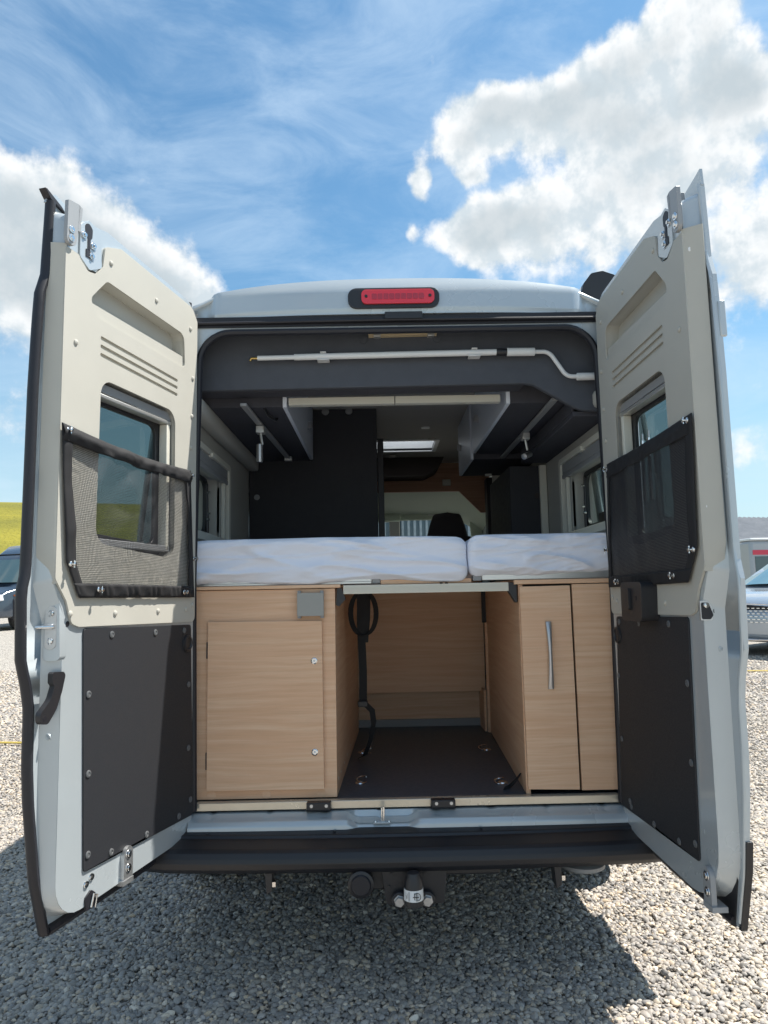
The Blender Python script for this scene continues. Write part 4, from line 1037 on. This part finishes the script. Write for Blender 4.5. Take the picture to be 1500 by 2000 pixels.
def cab_right():
    c = part('right_cabinet', (.6, 2.72, .59), van)
    MB().add([(.436, 2.722, .588), (.436, 2.722, 1.352), (.490, 3.95, 1.352), (.490, 3.95, .588), (.452, 2.722, .588), (.452, 2.722, 1.352), (.506, 3.95, 1.352), (.506, 3.95, .588)],
             [(0, 1, 2, 3), (4, 7, 6, 5), (0, 4, 5, 1), (1, 5, 6, 2), (2, 6, 7, 3)]).build('side_panel', M['wood'], c, smooth=False)
    MB().box(.420, .80, 2.712, 4.0, 1.353, 1.370).build('top_panel', M['wood'], c, bevel=.002)
    MB().box(.454, .79, 2.745, 2.76, .60, 1.35).build('carcass', M['umber'], c)
    MB().plate([(.441, .609), (.629, .604), (.627, 1.346), (.438, 1.344)], 2.706, 2.722, XZ).build('pull_out_front', M['wood'], c, bevel=.001)
    MB().plate([(.638, .600), (.80, .600), (.80, 1.350), (.636, 1.350)], 2.712, 2.728, XZ).build('side_door', M['wood'], c, bevel=.001)
    mb = MB()
    def hf(u, v):
        z = .966 + .246 * v; w = .0068 + .0045 * abs(2 * v - 1) ** 1.5; a = 2 * pi * u
        return (.5385 + .006 * (v - .5) * 0 + w * cos(a), 2.686 + .014 * abs(2 * v - 1) ** 2.5 - .0 + .005 * sin(a), z)
    mb.grid(14, 30, hf); mb.build('bar_handle', M['satin'], c, sharp=70)
    for z in (.972, 1.205): MB().box(.531, .546, 2.694, 2.708, z - .006, z + .006).build('handle_foot', M['satin'], c, bevel=.002)
cab_right()
MB().box(-.215, .488, 4.045, 4.063, .782, 1.40).build('garage_back_panel', M['wood'], van, bevel=.001)
MB().box(-.235, .488, 4.13, 4.15, .62, .86).build('garage_lower_panel', M['wood'], van)
MB().box(-.235, .470, 4.11, 4.13, .586, .625).build('floor_skirting', M['grey'], van)
MB().box(.462, .474, 3.93, 4.12, .586, .80).build('garage_side_strip', M['wood'], van)
MB().box(.475, .506, 3.90, 3.925, .586, 1.16).build('garage_post', M['wood'], van, bevel=.001)
MB().box(.468, .500, 3.94, 3.96, 1.16, 1.36).build('garage_gap', M['seal'], van)
# bed frame
bf = part('bed_frame', (0, 2.75, 1.33), van)
MB().box(-.80, -.118, 2.735, 2.775, 1.3665, 1.396).build('edge_profile', M['alu'], bf, bevel=.002)
for z in (1.374, 1.382, 1.389): MB().box(-.80, -.119, 2.7335, 2.7352, z, z + .002).build('profile_rib', M['grey'] if z < 1.38 else M['alu'], bf)
MB().box(-.117, -.085, 2.738, 2.775, 1.3665, 1.394).build('profile_cap', M['grey'], bf, bevel=.003)
MB().box(.302, .81, 2.735, 2.775, 1.3715, 1.400).build('edge_profile', M['alu'], bf, bevel=.002)
for z in (1.380, 1.389): MB().box(.304, .80, 2.7335, 2.7352, z, z + .002).build('profile_rib', M['alu'], bf)
MB().box(.268, .301, 2.738, 2.775, 1.3695, 1.398).build('profile_cap', M['grey'], bf, bevel=.003)
MB().box(-.084, .262, 2.745, 3.9, 1.364, 1.380).build('infill_board', M['wood'], bf, bevel=.001)
MB().box(-.226, .400, 2.725, 2.765, 1.3285, 1.362).build('support_beam', M['ribbed'], bf, bevel=.002)
for z in (1.337, 1.344, 1.351): MB().box(-.223, .398, 2.7235, 2.7252, z, z + .003).build('beam_rib', M['ribbed'], bf)
for x in (.14, .16): MB().box(x, x + .010, 2.722, 2.735, 1.3610, 1.3665).build('beam_slot', M['umber'], bf)
MB().plate([(.398, 1.362), (.432, 1.360), (.432, 1.285), (.424, 1.285), (.398, 1.330)], 2.728, 2.76).build('beam_bracket', M['grey'] if 0 else M['black'], bf, bevel=.002)
MB().plate(arc_round([(-.250, 1.352), (-.232, 1.352), (-.218, 1.31), (-.240, 1.285), (-.254, 1.285)], .006, 3), 2.728, 2.76).build('beam_bracket', M['black'], bf, bevel=.002)
MB().box(-.80, .80, 2.78, 4.12, 1.383, 1.396).build('bed_board', M['ribbed'], bf) if 0 else None

# ---------- lashing rings on the floor
for i, (x, y) in enumerate(((-.185, 3.48), (-.18, 2.94), (.405, 3.49), (.38, 2.90))):
    r_ = part('lashing_ring', (x, y, .586), van)
    MB().lathe([(.020, 0), (.018, .004), (.008, .006), (0, .006)], (x, y, .5855), (0, 0, 1), 18).build('ring_base', M['chrome'], r_)
    a = i * 1.3
    MB().tube([(x + .022 * cos(a) + .019 * cos(t), y + .018 * sin(a) + .019 * sin(t), .594 + .010 * cos(t * .5)) for t in [k * 2 * pi / 16 for k in range(17)]], .003, 6).build('ring_loop', M['chrome'], r_)

# ================================================================== LOOSE THINGS INSIDE
def mattress(x0, x1, z0, z1, label, seed, nx):
    mb = MB(); cx = (x0 + x1) / 2
    mb.rbox(x0, x1, 2.722, 4.08, z0, z1, .034, (56, int(nx), 56))
    def disp(p):
        x, y, z = p
        fr = max(0, min(1, (2.86 - y) / .12))
        a = Vector((x * 1.1 + z * 2.2 + seed, z * 8.5 - x * 2.0, seed))
        w = 1 - abs(noise.noise(a)) * 2.6
        b = Vector((x * 2.6 - z * 3 + seed, z * 17 + x * 2.6, seed + 5)); w2 = 1 - abs(noise.noise(b)) * 2.6
        bl_ = noise.noise(Vector((x * 3 + seed, z * 5, 2)))
        c_ = Vector((x * 7 + z * 16 + seed, z * 46 - x * 9, seed + 9)); w3 = max(0, 1 - abs(noise.noise(c_)) * 4)
        msk = .5 + .5 * noise.noise(Vector((x * 4, z * 9, seed + 3)))
        h = fr * (.016 * max(0, w) ** 2 + .015 * max(0, w2) ** 2 + .0075 * w3 * msk + .005 * bl_)
        zs_ = z0 + (z1 - z0) * (.60 + .28 * (x - x0) / (x1 - x0) - .15 * sin((x - x0) * 4))
        h += fr * .0045 * math.exp(-((z - zs_) / .0035) ** 2)
        h += fr * .0035 * math.exp(-((x - (x0 + (x1 - x0) * .64) - (z - z0) * .08) / .004) ** 2)
        zz = z
        v = (z - z0) / (z1 - z0)
        # hem hangs down unevenly and tucks back
        if fr > 0 and v < .5:
            zz -= fr * (.5 - v) * 2 * (.012 + .014 * noise.noise(Vector((x * 3.1 + seed, 7, 1))) + .004 * noise.noise(Vector((x * 17, 2, seed))))
            h += -.010 * fr * max(0, .25 - v) * 4
        zz += -.004 * (1 - fr) + .004 * noise.noise(Vector((x * 2.4, y * 2, 4 + seed)))
        # ends slump
        e = min(abs(x - x0), abs(x1 - x)); k = math.exp(-e / .035)
        zz -= .010 * k * v
        return (x, y - h, zz)
    mb.v = [disp(p) for p in mb.v]
    o = mb.build('mattress', M['sheet'], None, weld=.0004, sharp=180)
    tag(o, label, 'mattress', 'sheeted mattresses on the bed frame')
    # stitched seam
    return o
def seams(o, x0, zlist): pass
m1 = mattress(-.815, .248, 1.382, 1.545, 'long white-sheeted mattress on the left and middle of the bed', 1.7, 260)
m2 = mattress(.250, .835, 1.398, 1.547, 'short white-sheeted mattress at the right end of the bed', 8.3, 150)

def crank():
    t = thing('awning_crank', 'long white awning crank clipped to the grey lining under the roof', 'crank', (0, 2.75, 2.26))
    y = 2.756
    MB().tube([(-.555, y, 2.2635), (-.40, y, 2.265)], .0095, 16).build('inner_rod', M['white'], t)
    MB().tube([(-.41, y, 2.265), (.394, y, 2.2725)], .0125, 16).build('outer_rod', M['white'], t)
    MB().tube([(.392, y, 2.2725), (.436, y, 2.272)], .0145, 16).build('collar', M['black'], t)
    MB().tube([(.434, y, 2.272), (.545, y, 2.2715)], .0165, 18).build('grip', M['white'], t, bevel=.002)
    pth = arc_round([(.54, 2.2712), (.602, 2.271), (.668, 2.168), (.83, 2.167)], [0, .045, .045, 0], 10)
    MB().tube([(a, y, b) for a, b in pth], .0085, 14).build('crank_arm', M['white'], t)
    MB().tube([(.708, y, 2.167), (.835, y, 2.168)], .0150, 18).build('end_grip', M['white'], t, bevel=.002)
    MB().tube([(-.55, y, 2.2635), (-.580, y, 2.263), (-.584, y, 2.252)], .0055, 10).build('hook', M['gold'], t)
    for x in (-.295, .305):
        z = 2.2665 + (x + .295) * .0093
        MB().box(x - .024, x + .024, 2.742, 2.784, z - .018, z - .0125).build('clip', M['white'], t, bevel=.002)
        MB().box(x - .012, x + .012, 2.742, 2.784, z + .0125, z + .0165).build('clip', M['white'], t, bevel=.002)
crank()

# lashing strap hanging in the garage
st = thing('lashing_strap', 'black lashing strap looped and hanging beside the left oak cabinet', 'strap', (-.17, 3.4, .6))
lp = [(-.195 + .055 * cos(a), 3.0, 1.245 + .095 * sin(a)) for a in [k * 2 * pi / 28 for k in range(29)]]
MB().strip([(x + .035, y + .12, z) for x, y, z in lp], .026, .003, (.75, .65, .05)).build('loop', M['webbing'], st)
MB().strip([(-.170, 3.13, 1.34), (-.172, 3.13, 1.2), (-.166, 3.14, 1.0), (-.168, 3.16, .86)], .034, .003, (1, 0, 0)).build('webbing_length', M['webbing'], st)
MB().strip([(-.150, 3.14, 1.34), (-.154, 3.13, 1.22), (-.164, 3.13, 1.12)], .045, .004, (1, 0, 0)).build('webbing_length', M['webbing'], st)
MB().box(-.190, -.148, 3.135, 3.165, .848, .872).build('buckle', M['black'], st, bevel=.003)
MB().strip([(-.160, 3.15, .86), (-.130, 3.15, .83), (-.124, 3.15, .78), (-.140, 3.18, .70), (-.165, 3.25, .625), (-.19, 3.35, .592)], .026, .003, (.8, -.3, .4)).build('webbing_tail', M['webbing'], st)
st2 = thing('strap_loop', 'small black strap loop lying on the load floor by the right cabinet', 'strap', (.43, 2.82, .59))
MB().strip([(.440, 2.86, .625), (.415, 2.84, .606), (.385, 2.815, .592), (.368, 2.80, .590), (.366, 2.79, .592), (.385, 2.785, .596), (.410, 2.80, .612), (.437, 2.83, .632)], .014, .0025, (.3, -.5, .9)).build('webbing_length', M['webbing'], st2)
# ================================================================== BACKGROUND
def xf(ox, oy, oz, ang):
    c, s_ = cos(ang), sin(ang)
    return lambda x, y, z: (ox + x * c - y * s_, oy + x * s_ + y * c, oz + z)
def loft(mb, sections, f, cap=True):
    """sections: list of (y, [(x, z)...]) closed rings, local x across, y along"""
    n = len(sections[0][1]); vs = [f(x, y, z) for y, r in sections for x, z in r]
    fs = [(i * n + j, i * n + (j + 1) % n, (i + 1) * n + (j + 1) % n, (i + 1) * n + j) for i in range(len(sections) - 1) for j in range(n)]
    if cap: fs += [tuple(range(n)), tuple((len(sections) - 1) * n + j for j in range(n))]
    mb.add(vs, fs); return mb
def ringp(w, z0, z1, rt, rb=.05, wt=None):
    wt = wt or w
    return arc_round([(-w, z0), (w, z0), (wt, z1), (-wt, z1)], [rb, rb, rt, rt], 4)
def wheel(f, x, y, r, sx, parent, rim):
    w = part('wheel', f(x, y, 0), parent)
    ax = Vector(f(x + sx, y, 0)) - Vector(f(x, y, 0)); c = Vector(f(x, y, r))
    MB().lathe([(r * .6, 0), (r * .9, 0), (r * .985, .03), (r, .06), (r, .19), (r * .985, .22), (r * .9, .24), (r * .6, .24)], c - ax * .20, ax, 36).build('tyre', M['tyre'], w)
    mb = MB(); mb.lathe([(r * .58, .0), (r * .64, .02), (r * .60, .05), (.04, .03), (0, .05)], c - ax * .01, ax, 28)
    mb.build('rim', rim, w)
    sp = MB(); up = Vector((0, 0, 1)); sd = ax.cross(up)
    for k in range(6):
        a = k * pi / 3; d = up * cos(a) + sd * sin(a); q = ax.cross(d)
        sp.strip([c + ax * .06 + d * .05, c + ax * .05 + d * r * .6], .05, .02, q)
    sp.build('spoke', M['steel'], w)
# ---- dark campervan at the left
vp = mat('dark blue grey van paint', (.035, .048, .068), .2, coat=1, metal=.2)
f = xf(-12.15, 21.4, gz(0, 21.4), radians(-15))      # local -y is its nose, local +x its left side towards us
v2 = thing('parked_van', 'dark blue-grey high-roof van parked at the far left on the gravel', 'van', f(0, 3, 0))
secs = []
for y, w, zt, wt in ((-.02, .72, .78, .70), (.05, .90, .98, .86), (.35, .98, 1.16, .93), (.95, 1.0, 1.32, .96), (1.02, 1.0, 1.42, .94), (1.55, 1.0, 2.12, .86), (1.8, 1.0, 2.36, .84), (2.2, 1.0, 2.66, .80), (2.6, 1.0, 2.72, .80), (6.0, 1.0, 2.72, .82), (6.1, .96, 2.6, .80)):
    secs.append((y, ringp(w, .38, zt, .10 if zt < 1.5 else .16, .06, wt)))
loft(MB(), secs, f).build('body', vp, v2, sharp=45)
def fv(u, v): # windscreen
    y = 1.06 + .60 * v; z = 1.44 + .74 * v; w = .86 - .05 * v
    return f(-w + 2 * w * u, y - .035 - .06 * (1 - (2 * u - 1) ** 2), z + .01)
MB().grid(12, 4, fv).build('windscreen', M['carglass'] if 0 else mat('dark reflective glass', (.05, .09, .10), .05, spec=1), v2)
dg = bpy.data.materials['dark reflective glass']
MB().add([f(1.004, 1.35, 1.40), f(1.004, 2.05, 1.40), f(.965, 2.05, 2.02), f(.965, 1.72, 2.02)], [(0, 1, 2, 3)]).build('side_glass', dg, v2, smooth=False)
MB().add([f(1.006, 2.16, 1.42), f(1.006, 3.3, 1.42), f(.965, 3.3, 2.02), f(.965, 2.16, 2.02)], [(0, 1, 2, 3)]).build('side_glass', dg, v2, smooth=False)
hl_ = mat('headlamp glass', (.75, .78, .80), .08, coat=1, metal=.3)
MB().plate(arc_round([(.52, 1.00), (.90, 1.08), (.93, .88), (.60, .84)], .04, 4), -.05, .35, lambda a, b, c: f(a, c - .02 + (a - .5) ** 2 * .5, b)).build('headlight', hl_, v2)
MB().plate(arc_round([(-.93, .88), (-.90, 1.08), (-.52, 1.00), (-.60, .84)], .04, 4), -.05, .35, lambda a, b, c: f(a, c - .02 + (abs(a) - .5) ** 2 * .5, b)).build('headlight', hl_, v2)
MB().plate(rect(-.48, .48, .66, .96, .04), -.05, .05, lambda a, b, c: f(a, c, b)).build('grille', M['black'], v2)
MB().plate(rect(-.80, .84, .40, .60, .04), -.06, .1, lambda a, b, c: f(a, c + abs(a) ** 4 * .2, b)).build('lower_grille', M['black'], v2)
MB().tube([f(.70, .06, .56), f(.86, .16, .56)], .05, 12).build('fog_light', M['chrome'], v2)
MB().box(.3, .82, 1.92, 2.06, 2.50, 2.58, f).build('roof_light_bar', M['black'], v2, bevel=.02)
MB().box(.34, .80, 1.90, 1.925, 2.52, 2.56, f).build('light_bar_lens', hl_, v2)
MB().box(-.84, .84, 1.78, 2.0, 2.36, 2.38, f).build('roof_visor', M['black'], v2)
MB().tube([f(1.01, 2.3, 2.30), f(.98, 3.2, 2.34), f(.98, 5.5, 2.34)], .02, 6).build('side_stripe', mat('yellow green stripe', (.45, .52, .12), .5), v2)
MB().box(1.006, 1.012, 1.35, 1.62, .98, 1.04, f).build('side_stripe', bpy.data.materials['yellow green stripe'], v2)
MB().box(.93, 1.012, .62, .74, 1.02, 1.07, f).build('indicator', mat('orange lens', (.8, .2, .05), .2), v2)
mb = MB(); mb.rbox(1.03, 1.24, 1.40, 1.52, 1.36, 1.68, .04, (5, 5, 5)); mb.v = [f(*p) for p in mb.v]; mb.build('mirror', M['black'], v2, weld=.0005)
MB().tube([f(.98, 1.55, 1.45), f(1.06, 1.47, 1.42)], .02, 8).build('mirror_arm', M['black'], v2)
MB().tube([f(1.05, 1.5, .36), f(1.05, 3.9, .36)], .04, 8).build('side_step', M['steel'], v2)
MB().box(.78, 1.03, .58, 1.52, .3, .95, f).build('wheel_arch', M['seal'], v2, bevel=.06)
for (x, y, sx) in ((.86, 1.05, 1), (-.86, 1.05, -1), (.86, 4.9, 1), (-.86, 4.9, -1)): wheel(f, x + sx * .06, y, .42, sx, v2, M['black'])
MB().box(.05, .30, 1.06, 1.07, 1.46, 1.50, f).build('screen_sticker', mat('turquoise sticker', (.05, .45, .45), .5), v2)

# ---- light car at the right
cp = mat('light blue grey car paint', (.36, .42, .48), .2, coat=1, metal=.35)
f = xf(5.97, 11.9, gz(0, 12), radians(-58))    # nose towards us (-y)
c2 = thing('parked_car', 'light blue-grey car with a dark grille parked at the right edge of the gravel', 'car', f(0, 2, 0))
secs = []
for y, w, zb, zt, wt, rt in ((0.0, .62, .36, .70, .60, .06), (.10, .80, .26, .88, .74, .08), (.30, .90, .22, .98, .82, .08), (.9, .94, .2, 1.06, .86, .08), (1.15, .95, .2, 1.13, .86, .08), (1.6, .95, .2, 1.42, .72, .08), (1.95, .95, .2, 1.56, .66, .10), (2.5, .95, .2, 1.62, .66, .12), (3.3, .95, .2, 1.60, .66, .12), (3.9, .94, .25, 1.45, .68, .12), (4.35, .90, .3, 1.1, .76, .10), (4.5, .8, .4, .9, .7, .08)):
    h = zt - zb
    if zt > 1.2: r = arc_round([(-w, zb), (w, zb), (w, .98), (wt, zt), (-wt, zt), (-w, .98)], [.06, .06, .06, rt, rt, .06], 4)
    else: r = arc_round([(-w, zb), (w, zb), (w, zb + h * .72), (wt, zt), (-wt, zt), (-w, zb + h * .72)], [.06, .06, .05, rt, rt, .05], 4)
    secs.append((y, r))
loft(MB(), secs, f).build('body', cp, c2, sharp=40)
skyg = mat('bright reflective glass', (.10, .20, .24), .04, spec=1, coat=1)
def fw(u, v):
    k = 2 * u - 1; y = 1.14 + .80 * v; z = 1.135 + .42 * v; w = .83 - .18 * v
    return f(w * k, y - .03 * (1 - k * k) + .0, z + .028 * (1 - abs(k) ** 4) + .02)
MB().grid(16, 6, fw).build('windscreen', skyg, c2)
for sx in (-1, 1):
    MB().add([f(sx * .945, 1.5, 1.0), f(sx * .945, 3.6, 1.0), f(sx * .72, 3.3, 1.52), f(sx * .73, 2.05, 1.50)], [(0, 1, 2, 3)]).build('side_glass', skyg, c2, smooth=False)
    mb = MB(); mb.plate(arc_round([(.50, .80), (.86, .90), (.88, .82), (.60, .745)], .02, 4), -.02, .2, lambda a, b, c: f(sx * a, c + .10 + max(0, a - .55) ** 2 * 1.6, b)); mb.build('headlight', hl_, c2)
    MB().plate(arc_round([(.46, .42), (.66, .42), (.80, .34), (.50, .32)], .02, 3), -.02, .2, lambda a, b, c: f(sx * a, c + .04 + max(0, a - .55) ** 2 * 1.6, b)).build('lower_intake', M['black'], c2)
    mb = MB(); mb.rbox(.98, 1.16, 1.42, 1.52, 1.02, 1.16, .03, (4, 4, 4)); mb.v = [f(sx * p[0], p[1], p[2]) for p in mb.v]; mb.build('mirror', cp, c2, weld=.0005)
    for y in (.85, 3.6):
        MB().box(*sorted((sx * .74, sx * .956)), y - .42, y + .42, .15, .72, f).build('wheel_arch', M['seal'], c2, bevel=.08)
        wheel(f, sx * .90, y, .34, sx, c2, M['steel'])
GR = arc_round([(-.56, .80), (.0, .84), (.56, .80), (.60, .70), (.46, .52), (-.46, .52), (-.60, .70)], .03, 3)
MB().plate(GR, -.03, .12, lambda a, b, c: f(a, c + .02 + a * a * .12, b)).build('grille', M['black'], c2)
for r_ in range(6):
    for k in range(-6, 7):
        x = k * .085 + (r_ % 2) * .042; z = .555 + r_ * .045
        if abs(x) < .44 + r_ * .02: MB().box(x - .025, x + .025, -.036 + x * x * .12, -.01 + x * x * .12, z, z + .012, f).build('grille_bar', M['chrome'], c2, smooth=False)
MB().tube([f(-.62, .08, .36 - .08), f(0, -.02, .27), f(.62, .08, .28), f(.88, .45, .30)], .02, 6).build('bumper_lip', M['chrome'], c2)
MB().tube([f(-.88, .42, .93), f(-.5, .05, .84), f(0, 0, .86), f(.5, .05, .84), f(.88, .42, .93)], .012, 6).build('bonnet_edge', M['chrome'], c2)

# ---- motorhome behind the car, with a red band
f = xf(9.35, 19.0, gz(0, 19), radians(4))
mh = thing('parked_motorhome', 'pale grey motorhome with a red stripe parked behind the light car', 'motorhome', f(0, 0, 0))
MB().box(-.2, 6.5, -1.1, 1.1, .55, 2.10, f).build('body', mat('pale grey motorhome body', (.42, .43, .44), .35), mh, bevel=.08)
MB().box(-.15, 6.45, -1.108, -1.102, 1.74, 1.86, f).build('red_stripe', mat('red stripe', (.62, .05, .09), .4), mh)
MB().box(-.1, 6.4, -1.112, -1.103, 1.20, 1.70, f).build('side_glass', dg, mh)
MB().box(-.2, 6.5, -1.12, 1.12, 2.101, 2.16, f).build('roof', M['white'], mh, bevel=.02)
for x in (.9, 5.2): wheel(lambda a, b, c, f=f: f(b, -a, c), .90, x, .36, 1, mh, M['steel'])

# ---- barn at the right with corrugated roof
bx, by = 13.2, 30.0; g0 = gz(0, 30)
bn = thing('barn', 'long grey metal-clad barn with a corrugated hipped roof beyond the cars', 'barn', (bx + 6, by, g0))
rm = mat('grey corrugated roofing', (.25, .255, .265), .6, var=.15, vscale=2)
ez = 3.22
mb = MB(); N_ = 150
vs = []; fs = []
for i in range(N_ * 4 + 1):
    x = bx - 1 + 32 * i / (N_ * 4); wob = .05 * sin(i / 4 * 2 * pi)
    xr = max(bx - 1, min(x, bx + 31))
    hip = 1.0 - max(0, min(1, (x - (bx + .6)) / 30)) * .9
    vs += [(x, by - .5, ez - .04 + wob), (x, by - .5 + 7.0 * hip, ez + 1.75 * hip + wob)]
for i in range(N_ * 4): fs.append((2 * i, 2 * i + 1, 2 * i + 3, 2 * i + 2))
mb.add(vs, fs); mb.build('roof', rm, bn, sharp=60)
cl = mat('grey sheet cladding', (.26, .26, .25), .6, var=.1)
pn = None
for i in range(40):
    x = bx - 1 + i * .8
    if 3 < i < 7: continue
    if pn is None: pn = MB().box(x, x + .76, by, by + .05, g0, ez - .02).build('wall_panel', cl, bn, bevel=.01)
    else: dup(pn, (x + .38, by + .025, g0), bn)
MB().box(bx - 1, bx + 31, by + .1, by + 7, g0, ez - .15).build('wall_core', cl, bn)
MB().box(bx - 1, bx + 31, by - .12, by - .06, ez - .16, ez - .06).build('fascia_board', M['timber'], bn)
MB().box(bx + 3.0, bx + 7.5, by + .06, by + .09, g0, ez - .35).build('barn_door', mat('ochre boarding', (.36, .28, .14), .7), bn)
MB().box(bx + 2.15, bx + 2.35, by - .3, by, ez - .62, ez - .42).build('floodlight', M['black'], bn, bevel=.02)
MB().box(bx + 2.38, bx + 2.52, by - .32, by - .05, ez - .58, ez - .46).build('floodlight_lens', M['white'], bn, bevel=.02)

# ---- hall seen through the windscreen
h2 = thing('timber_hall', 'slatted timber and blue corrugated hall seen through the windscreen', 'hall', (2, 15, gz(0, 15)))
g1 = gz(0, 15)
MB().box(-3, 6, 15.1, 19, g1, 4.4).build('wall', mat('blue grey corrugated wall', (.16, .24, .28), .5), h2)
s1 = None
for i in range(70):
    x = -2.9 + i * .127
    wd = i % 11 in (0, 1, 6)
    if s1 is None: s1 = MB().box(x, x + .05, 15.0, 15.09, g1, 4.35).build('wall_slat', mat('weathered blue slat', (.27, .33, .36), .7, var=.3, vscale=3), h2); 
    else: dup(s1, (x + .025, 15.045 - (.02 if wd else 0), g1), h2)
for x in (.2, 2.9): MB().box(x, x + .16, 14.9, 14.98, g1, 4.35).build('post', mat('pale post', (.55, .46, .33), .6) if x < 1 else bpy.data.materials['pale post'], h2)

# ---- yellow cord lying across the gravel
yc = mat('yellow cord', (.60, .45, .10), .6)
for pts, lb in ((((-12, 8.1), (-6, 7.2), (-3.5, 6.6), (-2.6, 6.5)), 'thin yellow cord stretched over the gravel left of the open doors'), (((5.0, 10.1), (6.5, 9.9), (9, 9.8), (14, 9.6)), 'thin yellow cord stretched over the gravel in front of the light car')):
    o = MB().tube([(x, y, gz(x, y) + .03) for x, y in pts], .010, 6).build('cord', yc); tag(o, lb, 'cord', 'yellow marking cords on the gravel')
